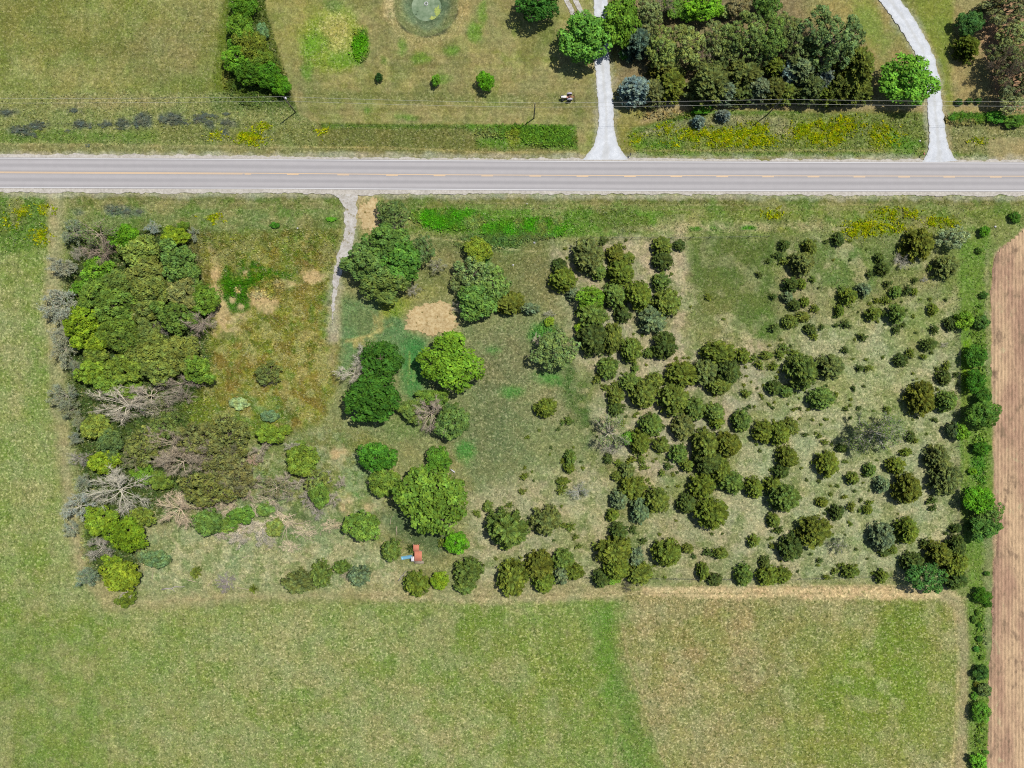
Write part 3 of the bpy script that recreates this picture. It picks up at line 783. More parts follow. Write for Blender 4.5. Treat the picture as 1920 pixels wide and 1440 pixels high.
def strip(name, xs, ya, yb, z, mat, m=1, parent=None, attrs_fn=None, **props):
    ya = np.asarray(ya, float); yb = np.asarray(yb, float)
    rows = []
    for k in range(m + 1):
        t = k / m
        rows.append(np.stack([(xs - 960) * S, (720 - (ya * (1 - t) + yb * t)) * S, np.full(len(xs), z)], 1))
    V = np.concatenate(rows); n = len(xs)
    ii = np.arange(n - 1)
    F = np.concatenate([np.stack([k * n + ii, (k + 1) * n + ii, (k + 1) * n + ii + 1, k * n + ii + 1], 1) for k in range(m)])
    at = attrs_fn(rows) if attrs_fn else None
    me = make_mesh(name, V, F, mat, at)
    return obj(name, me, parent, **props)

def across(rows):
    return {'across': np.concatenate([(720 - rmid(r[:, 0] / S + 960)) * S - r[:, 1] for r in rows])}
shn = lambda x, sd: (fbm(x / 14.0, np.full_like(x, sd * 9.1), sd) - .5) * 9 + (fbm(x / 4.0, np.full_like(x, sd * 5.3), sd + 3) - .5) * 4
sxs = np.concatenate([[-30000, -8000, -2500], np.arange(-600, 2601, 3.0), [5000, 9000, 30000]])
wid_t = np.interp(sxs, [-100, 200, 480, 620, 900, 1080, 1180, 1300, 1740, 1830, 1920], [7.5, 8, 7.5, 6, 5, 6, 9, 5.5, 6, 6, 5.5])
wid_b = np.interp(sxs, [-100, 200, 560, 640, 700, 900, 1300, 1920], [9, 10, 9, 12, 11, 8.5, 7.5, 9])
strip('gravel_shoulder', sxs, rtop(sxs) - wid_t + shn(sxs, 4), rtop(sxs) + 3, 0.030, M_SHOULDER, 2, kind='structure')
strip('gravel_shoulder', sxs, rbot(sxs) - 3, rbot(sxs) + wid_b + shn(sxs, 6), 0.030, M_SHOULDER, 2, kind='structure')
road = strip('road', road_xs, rtop(road_xs) - 1.6, rbot(road_xs) + 1.6, 0.060, M_ASPH, 8, None, across, kind='structure')
strip('edge_line', road_xs, rtop(road_xs) - .55, rtop(road_xs) + .55, 0.064, M_WHITE, 1, road)
strip('edge_line', road_xs, rbot(road_xs) - .65, rbot(road_xs) + .65, 0.064, M_WHITE, 1, road)
strip('centre_line', road_xs, rmid(road_xs) - 1.35, rmid(road_xs) - .15, 0.064, M_YELLOW, 1, road)
lx = road_xs[road_xs < 455]
strip('centre_line', np.append(lx, 455), rmid(np.append(lx, 455)) + .35, rmid(np.append(lx, 455)) + 1.5, 0.064, M_YELLOW, 1, road)
for dx in (465, 549, 643.5, 735, 824, 913.6, 1003.6, 1092, 1181, 1268, 1354, 1440, 1525, 1611, 1695, 1779.5, 1867, 1955):
    dl = xs_range(dx - (6 if dx == 465 else 11), dx + (6 if dx == 465 else 11), 4)
    strip('lane_dash', dl, rmid(dl) + .30, rmid(dl) + 1.75, 0.064, M_YELLOW, 1, road)

# drives: ribbons with ragged edges following a centre line given as (x, y, half width)
def ribbon(name, pts, z, mat, rag=1.5, seed=0, m=8, **props):
    pts = np.array(pts, float)
    t = np.concatenate([[0], np.cumsum(np.hypot(*np.diff(pts[:, :2], axis=0).T))])
    tt = np.arange(0, t[-1], 2.5)
    def spl(k):
        # smooth (Catmull-like) by averaging a linear interpolation
        v = np.interp(tt, t, pts[:, k]); w = 9
        vp = np.pad(v, w, mode='reflect', reflect_type='odd')
        return np.convolve(vp, np.ones(2 * w + 1) / (2 * w + 1), 'valid')
    cx, cy, hw = spl(0), spl(1), spl(2)
    dx = np.gradient(cx); dy = np.gradient(cy); L = np.hypot(dx, dy); nx_, ny_ = -dy / L, dx / L
    e0 = hw + (fbm(tt / 9, tt * 0 + seed, 11 + seed) - .5) * 2.4 * rag + (fbm(tt / 3, tt * 0 + seed, 21 + seed) - .5) * 1.6 * rag
    e1 = hw + (fbm(tt / 9, tt * 0 + seed + 5, 31 + seed) - .5) * 2.4 * rag + (fbm(tt / 3, tt * 0 + seed, 41 + seed) - .5) * 1.6 * rag
    n = len(tt); V = []
    for k in range(m + 1):
        q = -e0 + (e0 + e1) * k / m
        V.append(np.stack([(cx + nx_ * q - 960) * S, (720 - (cy + ny_ * q)) * S, np.full(n, z)], 1))
    ii = np.arange(n - 1)
    F = np.concatenate([np.stack([k * n + ii, k * n + ii + 1, (k + 1) * n + ii + 1, (k + 1) * n + ii], 1) for k in range(m)])
    V = np.concatenate(V)
    u = np.repeat(np.linspace(-1, 1, m + 1), n)
    return obj(name, make_mesh(name, V, F, mat, {'u': u}), **props)

ribbon('driveway', [(1126, -90, 13), (1127, 0, 13), (1127, 60, 13), (1128, 100, 13.5), (1131, 140, 14), (1136, 190, 14), (1137, 230, 14.5), (1137, 255, 17), (1136, 275, 22), (1136, 290, 33), (1136, 302, 46)], 0.042, M_DRIVE, 1.9, 1, kind='structure')
ribbon('driveway', [(1622, -60, 15), (1652, -20, 15.5), (1684, 20, 16), (1715, 65, 16), (1738, 110, 15), (1750, 160, 13.5), (1754, 210, 13.5), (1758, 250, 15), (1760, 280, 17), (1760, 293, 24), (1762, 305, 34)], 0.042, M_DRIVE, 1.9, 2, kind='structure')
ribbon('wheel_track', [(1030, -70, 4.5), (1052, -20, 4.5), (1062, 0, 4.5), (1072, 22, 4.5), (1086, 45, 4.5), (1112, 75, 4.5)], 0.034, M_TRACK, 1, 3, kind='structure')
ribbon('wheel_track', [(1050, -70, 4.5), (1070, -20, 4.5), (1079, 0, 4.5), (1089, 22, 4.5), (1104, 45, 4.5), (1122, 66, 4.5)], 0.034, M_TRACK, 1, 4, kind='structure')
ribbon('gravel_track', [(650, 356, 28), (652, 366, 18), (656, 376, 11), (658, 400, 10), (657, 430, 10), (655, 450, 11), (645, 475, 10), (636, 500, 8.5), (630, 522, 6), (627, 545, 4), (625, 575, 2.2), (624, 610, .6)], 0.020, M_TRACK, 3.0, 5, kind='structure')

# bare sandy patches with ragged outlines
def blob_sheet(name, cx, cy, rx, ry, z, mat, seed=0, rag=.18, dome=1.0, **props):
    n = 120; t = np.linspace(0, 2 * math.pi, n, endpoint=False)
    r = 1 + rag * 2 * (fbm(np.cos(t) * 2.2 + 5, np.sin(t) * 2.2 + 5, seed, 3) - .5) + rag * 1.2 * (fbm(np.cos(t) * 9, np.sin(t) * 9, seed + 5, 2) - .5)
    V = [((cx - 960) * S, (720 - cy) * S, z + .10 * dome)]
    for q, dz in ((.45, .08 * dome), (.8, .04 * dome), (1.0, 0)):
        for k in range(n):
            V.append(((cx + rx * r[k] * q * math.cos(t[k]) - 960) * S, (720 - cy - ry * r[k] * q * math.sin(t[k])) * S, z + dz))
    F = [(0, 1 + k, 1 + (k + 1) % n) for k in range(n)]
    for g in range(2):
        for k in range(n):
            j = (k + 1) % n
            F.append((1 + g * n + k, 1 + (g + 1) * n + k, 1 + (g + 1) * n + j, 1 + g * n + j))
    return obj(name, make_mesh(name, np.array(V), F, mat, smooth=True), **props)
blob_sheet('sand_patch', 812, 600, 47, 30, 0.0, M_SAND, 1, .34, kind='structure')
blob_sheet('sand_patch', 694, 402, 23, 27, 0.0, M_SAND, 7, .40, kind='structure')

# tilled field: real furrows
fx = np.arange(1846, 2420, 0.15 / S); fy = np.arange(418, 1560, 6.0)
FXX, FYY = np.meshgrid(fx, fy)
lefty = np.interp(fy, [418, 440, 474, 560, 700, 800, 900, 1000, 1100, 1200, 1280, 1440, 1560], [1932, 1908, 1866, 1857, 1859, 1864, 1862, 1868, 1862, 1861, 1852, 1853, 1850])
lefty = lefty + (fbm(fy / 14.0, fy * 0, 5) - .5) * 10
FXX = np.maximum(FXX, lefty[:, None])
row = (FXX * S / 0.90)
ramp = sstep(FXX - lefty[:, None], 0.0, 6.0)
zf = -0.10 + ramp * (0.135 + 0.15 * (0.5 + 0.5 * np.cos(2 * math.pi * row)) * (0.6 + 0.8 * fbm(FXX / 9, FYY / 30, 4)) + 0.06 * fbm(FXX / 3, FYY / 8, 6, 2))
keep = np.ones(FXX.shape, bool); keep[:, :-1] = FXX[:, 1:] > lefty[:, None]
ids = np.arange(FXX.size).reshape(FXX.shape)
km = keep[:-1, :-1] & keep[1:, :-1] & keep[1:, 1:] & keep[:-1, 1:]
Ff = np.stack([ids[:-1, :-1][km], ids[1:, :-1][km], ids[1:, 1:][km], ids[:-1, 1:][km]], 1)
obj('tilled_field', make_mesh('tilled_field', np.stack([((FXX - 960) * S).ravel(), ((720 - FYY) * S).ravel(), zf.ravel()], 1), Ff, M_SOIL), kind='structure')

# pond water
def pond_material():
    m, nt, b, out = new_mat('pond_water')
    pos = position(nt)
    n1 = noise(nt, 0.35, 4, 0.6, pos); n2 = noise(nt, 1.3, 3, 0.6, pos)
    c = mixc(nt, maprange(nt, n1, 0.35, 0.62), tuple(G(128, 150, 116)), tuple(G(172, 188, 156)))
    c = mixc(nt, maprange(nt, n1, 0.36, 0.30), c, tuple(G(40, 56, 34)))
    nt.links.new(c, b.inputs['Base Color']); b.inputs['Roughness'].default_value = 0.2
    b.inputs['IOR'].default_value = 1.33; b.inputs['Specular IOR Level'].default_value = 0.3
    bp = N(nt, 'ShaderNodeBump'); bp.inputs['Strength'].default_value = 0.15; bp.inputs['Distance'].default_value = 0.05
    nt.links.new(n2, bp.inputs['Height']); nt.links.new(bp.outputs[0], b.inputs['Normal'])
    return m
blob_sheet('pond', 798, 8, 33, 34, -1.30, pond_material(), 3, .10, 0.0, kind='structure')
blob_sheet('algae', 819, 20, 5, 12, -1.27, simple('green_algae', tuple(G(168, 184, 84)), .8, .4, 3), 4, .7, 0.0, kind='stuff', label='yellow-green algae on the right side of the pond')
blob_sheet('algae', 812, 30, 7, 4, -1.27, simple('pale_algae', tuple(G(186, 196, 96)), .8, .4, 3), 6, .7, 0.0, kind='stuff', label='yellow-green algae at the lower edge of the pond')
# ---------------------------------------------------------------- plants: meshes (unit crown radius 1, foot at the origin)
def unit(v):
    return v / (np.linalg.norm(v, axis=-1, keepdims=True) + 1e-9)

def leaves(c, d, n, l, w):
    """rhombic leaf or spray cards: centre, direction, normal, length, width"""
    d = unit(d); s = unit(np.cross(n, d))
    l = np.asarray(l).reshape(-1, 1) * .5; w = np.asarray(w).reshape(-1, 1) * .5
    V = np.stack([c - d * l, c + s * w + d * l * .15, c + d * l, c - s * w + d * l * .15], 1).reshape(-1, 3)
    F = np.arange(len(V)).reshape(-1, 4)
    return V, F

def leaf_mesh(name, parts, vals, mat=None):
    V = np.concatenate([p[0] for p in parts]); k = 0; F = []
    for p in parts:
        F.append(p[1] + k); k += len(p[0])
    return make_mesh(name, V, np.concatenate(F), mat or M_LEAF, {'v': np.repeat(np.concatenate(vals), 4)})

def sticks(segs, n=4):
    """tapered prisms: list of (p0, p1, r0, r1) -> V, F"""
    A = np.array([s[0] for s in segs]); B = np.array([s[1] for s in segs])
    ra = np.array([s[2] for s in segs])[:, None]; rb = np.array([s[3] for s in segs])[:, None]
    d = unit(B - A)
    ref = np.where(np.abs(d[:, 2:3]) < .9, np.array([[0, 0, 1.]]), np.array([[1., 0, 0]]))
    a = unit(np.cross(d, ref)); b = np.cross(d, a)
    V = []
    for P_, r in ((A, ra), (B, rb)):
        for k in range(n):
            t = 2 * math.pi * k / n
            V.append(P_ + r * (math.cos(t) * a + math.sin(t) * b))
    V = np.stack(V, 1)                       # m, 2n, 3
    m = len(segs); F = []
    base = (np.arange(m) * 2 * n)[:, None]
    for k in range(n):
        j = (k + 1) % n
        F.append(base + np.array([[k, j, n + j, n + k]]))
    return V.reshape(-1, 3), np.concatenate(F)

def cedar(seed, hr=1.35, nb=112, st=9, k=6, ll=.155, lw=.066, flat=.52, lump=.06):
    """an upright evergreen: plume-like branches all round, lower ones longest"""
    r = np.random.default_rng(seed)
    t = (np.arange(nb) + r.random(nb)) / nb
    t = t ** 1.15
    az = np.arange(nb) * 2.39996 + r.normal(0, .22, nb)
    ph = r.random(4) * 6.28
    L = np.clip(1 - t, .02, 1) ** flat
    L *= 1 + lump * np.sin(2 * az + ph[0]) + lump * .8 * np.sin(3 * az + ph[1]) + lump * .6 * np.sin(5 * az + ph[2])
    L *= r.uniform(.86, 1.03, nb)
    z0 = hr * (.04 + .86 * t)
    rise = r.uniform(.10, .5, nb) + .45 * t
    s = np.linspace(.18, 1.0, st)[None, :] + r.uniform(-.04, .04, (nb, st))
    rad = L[:, None] * s
    zp = z0[:, None] + rise[:, None] * rad * (1 - .45 * s)
    bend = r.normal(0, .10, nb)[:, None] * s
    aa0 = az[:, None] + bend
    c = np.stack([np.cos(aa0) * rad, np.sin(aa0) * rad, zp], -1)
    c = np.repeat(c[:, :, None, :], k, 2)
    side = np.tile(np.linspace(-1, 1, k), (nb, st, 1)) + r.normal(0, .25, (nb, st, k))
    halfw = (.125 * (1.05 - .45 * s))[:, :, None] * (.6 + .4 * L)[:, None, None]
    A = np.repeat(aa0[:, :, None], k, 2)
    c = c + np.stack([-np.sin(A), np.cos(A), np.zeros_like(A)], -1) * (side * halfw)[..., None]
    c[..., 2] += -.05 * np.abs(side) + r.normal(0, .018, side.shape)
    aa = A + side * .65 + r.normal(0, .2, A.shape)
    d = np.stack([np.cos(aa), np.sin(aa), r.normal(.3, .28, aa.shape)], -1)
    nrm = np.stack([r.normal(0, .4, aa.shape), r.normal(0, .4, aa.shape), np.ones(aa.shape)], -1)
    size = .7 + .6 * r.random(aa.shape)
    sp = np.repeat(np.clip(s, 0, 1)[:, :, None], k, 2)
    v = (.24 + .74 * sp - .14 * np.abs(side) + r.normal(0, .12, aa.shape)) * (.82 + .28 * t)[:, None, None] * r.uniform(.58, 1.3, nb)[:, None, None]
    p1 = leaves(c.reshape(-1, 3), d.reshape(-1, 3), nrm.reshape(-1, 3), (ll * size).ravel(), (lw * size).ravel())
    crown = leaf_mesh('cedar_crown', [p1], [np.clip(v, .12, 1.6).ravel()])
    dirx, diry = np.cos(az), np.sin(az)
    seg = [((0, 0, -.12), (0, 0, hr * .55), .055, .03), ((0, 0, hr * .55), (0, 0, hr * .92), .03, .008)]
    for i in range(0, nb, 2):
        q = L[i] * .7
        seg.append(((0, 0, z0[i]), (dirx[i] * q, diry[i] * q, z0[i] + rise[i] * q * .65), .014, .006))
    V, F = sticks(seg)
    return make_mesh('cedar_trunk', V, F, M_WOOD), crown, hr

def broadleaf(seed, hr=1.35, nlobe=8, ncl=9, nl=62, lsz=.088, lr=(.34, .50), cr=(.14, .24), sparse=0.0, uneven=.14):
    """a crown of several lobes, each of leaf clumps, on a trunk with limbs"""
    r = np.random.default_rng(seed)
    cz = hr * .55
    lob = [(0.0 + r.normal(0, .08), r.normal(0, .08), cz + hr * .12, r.uniform(*lr) * 1.08)]
    a0 = r.random() * 6.28
    for i in range(nlobe - 1):
        R = r.uniform(*lr); a = a0 + 6.283 * (i + r.normal(0, .16)) / (nlobe - 1)
        q = (1 - R) * r.uniform(1 - uneven * 1.6, 1 + uneven)
        if i % 3 == 2: q *= .72
        lob.append((math.cos(a) * q, math.sin(a) * q, cz + hr * r.uniform(-.16, .06), R))
    cc = []; rc = []; out = []; lv = []
    for (x, y, z, R) in lob:
        k = np.arange(ncl); zd = 1 - (k + .5) / ncl * 1.15; az = k * 2.39996 + r.random() * 6.28; rr = np.sqrt(np.clip(1 - zd ** 2, 0, 1))
        d = np.stack([np.cos(az) * rr, np.sin(az) * rr, zd], 1) + r.normal(0, .12, (ncl, 3)); d = unit(d)
        q = r.uniform(*cr, ncl)
        cc.append(np.array([x, y, z]) + d * ((R - q * .7)[:, None]) * np.array([1, 1, .8 * hr / 1.3])); rc.append(q); out.append(d)
        lv.append(np.full(ncl, r.uniform(.86, 1.14)))
    cc = np.concatenate(cc); rc = np.concatenate(rc); out = np.concatenate(out); lv = np.concatenate(lv); n = len(cc)
    dd = unit(r.normal(0, 1, (n, nl, 3)) + out[:, None, :] * .7 + np.array([0, 0, .35]))
    pos = cc[:, None, :] + dd * rc[:, None, None] * (r.uniform(.4, 1.1, (n, nl, 1)) ** .6) * np.array([1, 1, .75])
    nrm = dd * .7 + r.normal(0, .45, dd.shape) + np.array([0, 0, .5])
    ddir = r.normal(0, 1, dd.shape); ddir[..., 2] *= .4
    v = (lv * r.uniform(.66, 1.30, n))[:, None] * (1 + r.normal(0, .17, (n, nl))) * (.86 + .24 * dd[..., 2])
    keep = r.random((n, nl)) > sparse
    C = pos[keep]; sz = lsz * r.uniform(.7, 1.4, len(C))
    p = leaves(C, ddir[keep], nrm[keep], sz, sz * .7)
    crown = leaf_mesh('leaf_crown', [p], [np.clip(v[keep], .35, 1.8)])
    seg = [((0, 0, -.12), (.01, .02, hr * .22), .06, .05), ((.01, .02, hr * .22), (.02, .0, hr * .6), .05, .022)]
    for i, (x, y, z, R) in enumerate(lob):
        p0 = np.array([.01, .01, hr * (.2 + .2 * r.random())]); p3 = np.array([x, y, z])
        pm = (p0 + p3) / 2 + r.normal(0, .05, 3)
        seg += [(p0, pm, .024, .017), (pm, p3, .017, .010)]
        for j in range(ncl):
            e = cc[i * ncl + j]
            seg.append((p3, e, .008, .004))
            if sparse > .2:
                for _ in range(3): seg.append((e, e + unit(r.normal(0, 1, 3) + out[i * ncl + j]) * rc[i * ncl + j] * 1.1, .005, .002))
    V, F = sticks(seg)
    return make_mesh('tree_trunk', V, F, M_WOOD), crown, hr

def dead(seed, hr=1.15, nlimb=11, nsub=10, ntw=13, leafy=0, lsz=.08, thick=1.0, low=.25):
    """bare branching crown; leafy > 0 adds loose leaf sprays on the twigs"""
    r = np.random.default_rng(seed)
    big = [((0, 0, -.12), (0, 0, hr * low), .045 * thick, .035 * thick), ((0, 0, hr * low), (.03, .02, hr * .5), .035 * thick, .02 * thick)]
    seg = []; tips = []
    for i in range(nlimb):
        a = i * 2.39996 + r.normal(0, .3); up = r.uniform(.25, 1.2)
        Ll = r.uniform(.75, 1.05) / math.sqrt(1 + up * up * .35)
        d = unit(np.array([math.cos(a), math.sin(a), up]))
        p = np.array([0, 0, hr * r.uniform(low * .8, .5)]); pts = [p]
        for q in range(4):
            d = unit(d + r.normal(0, .16, 3) + np.array([0, 0, -.03]))
            p = p + d * Ll / 4; pts.append(p)
        rs = np.linspace(.0165, .007, 5) * thick
        for q in range(4): big.append((pts[q], pts[q + 1], rs[q], rs[q + 1]))
        for j in range(nsub):
            t = r.uniform(.25, 1.0) * 3.999; q = int(t); b = pts[q] + (pts[q + 1] - pts[q]) * (t - q)
            d2 = unit(unit(pts[q + 1] - pts[q]) + r.normal(0, .55, 3)); L2 = r.uniform(.18, .42) * (1.15 - t / 8)
            m = b + d2 * L2 * .5; e = m + unit(d2 + r.normal(0, .3, 3)) * L2 * .5
            seg += [(b, m, .009 * thick, .007 * thick), (m, e, .007 * thick, .005 * thick)]
            for kq in range(ntw):
                bb = m + (e - m) * r.random() if kq > 2 else b + (m - b) * r.random()
                d3 = unit(d2 + r.normal(0, .7, 3)); L3 = r.uniform(.08, .24)
                e3 = bb + d3 * L3
                seg.append((bb, e3, .0048 * thick, .0022 * thick)); tips.append((bb, e3))
    V, F = sticks(big, 5)
    trunk = make_mesh('dead_trunk', V, F, M_WOOD)
    V, F = sticks(seg, 3)
    twigs = make_mesh('dead_branches', V, F, M_WOOD)
    crown = None
    if leafy:
        T0 = np.array([t[0] for t in tips]); T1 = np.array([t[1] for t in tips])
        ii = r.integers(0, len(tips), leafy)
        C = T0[ii] + (T1[ii] - T0[ii]) * r.random((leafy, 1)) + r.normal(0, .035, (leafy, 3))
        d = unit(T1[ii] - T0[ii]) + r.normal(0, .5, C.shape)
        sz = lsz * r.uniform(.7, 1.3, leafy)
        p = leaves(C, d, r.normal(0, .5, C.shape) + np.array([0, 0, 1.]), sz, sz * .45)
        crown = leaf_mesh('sparse_crown', [p], [np.clip(1 + r.normal(0, .2, leafy), .5, 1.6)])
    return trunk, crown, hr, twigs

LIB = {
    'cedar': [cedar(100 + i, 1.15 + .14 * (i % 4), 100 + 8 * (i % 4), flat=(.40, .50, .44, .56)[i % 4], lump=.03 + .025 * (i % 3)) for i in range(12)],
    'cedarm': [cedar(140 + i, 1.2 + .15 * (i % 3), 72, 7, 5, .20, .09, .44, .07) for i in range(9)],
    'cedars': [cedar(180 + i, 1.05 + .15 * (i % 3), 26, 4, 4, .34, .15, .5, .2) for i in range(6)],
    'broad': [broadleaf(200 + i, 1.25 + .1 * (i % 3), 9 + i % 3, 10, 60, .085) for i in range(8)],
    'wood': [broadleaf(240 + i, 1.45, 8 + i % 3, 9, 60, .095, (.28, .46), (.14, .24), .05, .22) for i in range(7)],
    'thin': [broadleaf(260 + i, 1.3, 9, 8, 56, .085, (.26, .42), (.12, .20), .30, .26) for i in range(4)],
    'pine': [broadleaf(280 + i, 1.7, 10, 11, 46, .07, (.24, .42), (.09, .15), .10, .2) for i in range(5)],
    'bush': [broadleaf(300 + i, 1.05, 6, 7, 46, .15, (.36, .55), (.18, .30), .0, .2) for i in range(5)],
    'weed': [broadleaf(310 + i, .8, 10, 5, 24, .12, (.2, .42), (.10, .20), .45, .6) for i in range(4)],
    'dead': [dead(320 + i) for i in range(5)],
    'deadbig': [dead(340 + i, 1.0, 14, 11, 13, thick=.8) for i in range(3)],
    'deadleaf': [dead(360 + i, 1.2, 10, 8, 8, 1700, .07) for i in range(4)],
    'silver': [dead(380 + i, 1.15, 12, 8, 8, 3200, .07, .8) for i in range(5)],
    'twig': [dead(400 + i, .9, 15, 8, 10, 500, .05, .8, .08) for i in range(3)],
}
plants = []          # everything planted, for labelling afterwards
rng = np.random.default_rng(7)
used = {}

def plant(lib, name, kind, px, py, rx, ry, col, hf=1.0, dead_col=(178, 170, 164), label=None, word=None, cat='tree', group=None, jit=.10):
    """px, py: middle of the crown in the photograph; rx, ry: its half size there (pixels)"""
    k = used.get(lib, 0); used[lib] = k + 1
    var = LIB[lib][(k * 3 + k // 5) % len(LIB[lib])]
    trunk, crown, hr = var[:3]
    twigs = var[3] if len(var) > 3 else None
    r = math.sqrt(rx * ry) * S
    hgt = hr * r * hf
    zc = .5 * hgt
    x, y, _ = P(px, py, zc)
    f = 1 - zc / H
    e = empty(name, (x, y, -0.05))
    e.scale = (rx * S * f, ry * S * f, r * hf)
    c = lin(col)
    if col[1] > 138 and col[0] > 96: c = c * np.array([.80, .84, .95])
    c = (c * .9 + c.mean() * .1) / KL * (1 + rng.normal(0, jit * .5)) * (1 + rng.normal(0, jit * .25, 3))
    rot = rng.random() * 6.283
    if lib == 'silver': c = c * np.array([1.04, 1.0, .88])
    wc = lin(dead_col) / np.array([1.26, 1.33, 1.62]) if twigs is not None else lin((112, 98, 84)) / 1.4
    for nm, me, cc in (('trunk', trunk, wc), ('branches', twigs, wc), ('crown', crown, c)):
        if me is None: continue
        o = obj(nm, me, e); o.rotation_euler = (0, 0, rot)
        if nm == 'branches': o['kind'] = 'stuff'
        o.color = (*[float(q) for q in np.clip(cc, .004, .9)], 1)
    plants.append(dict(o=e, px=px, py=py, r=math.sqrt(rx * ry), el=max(rx, ry) / min(rx, ry), kind=kind, col=col, label=label, word=word, cat=cat, group=group, deadc=dead_col if twigs is not None else None))
    return e

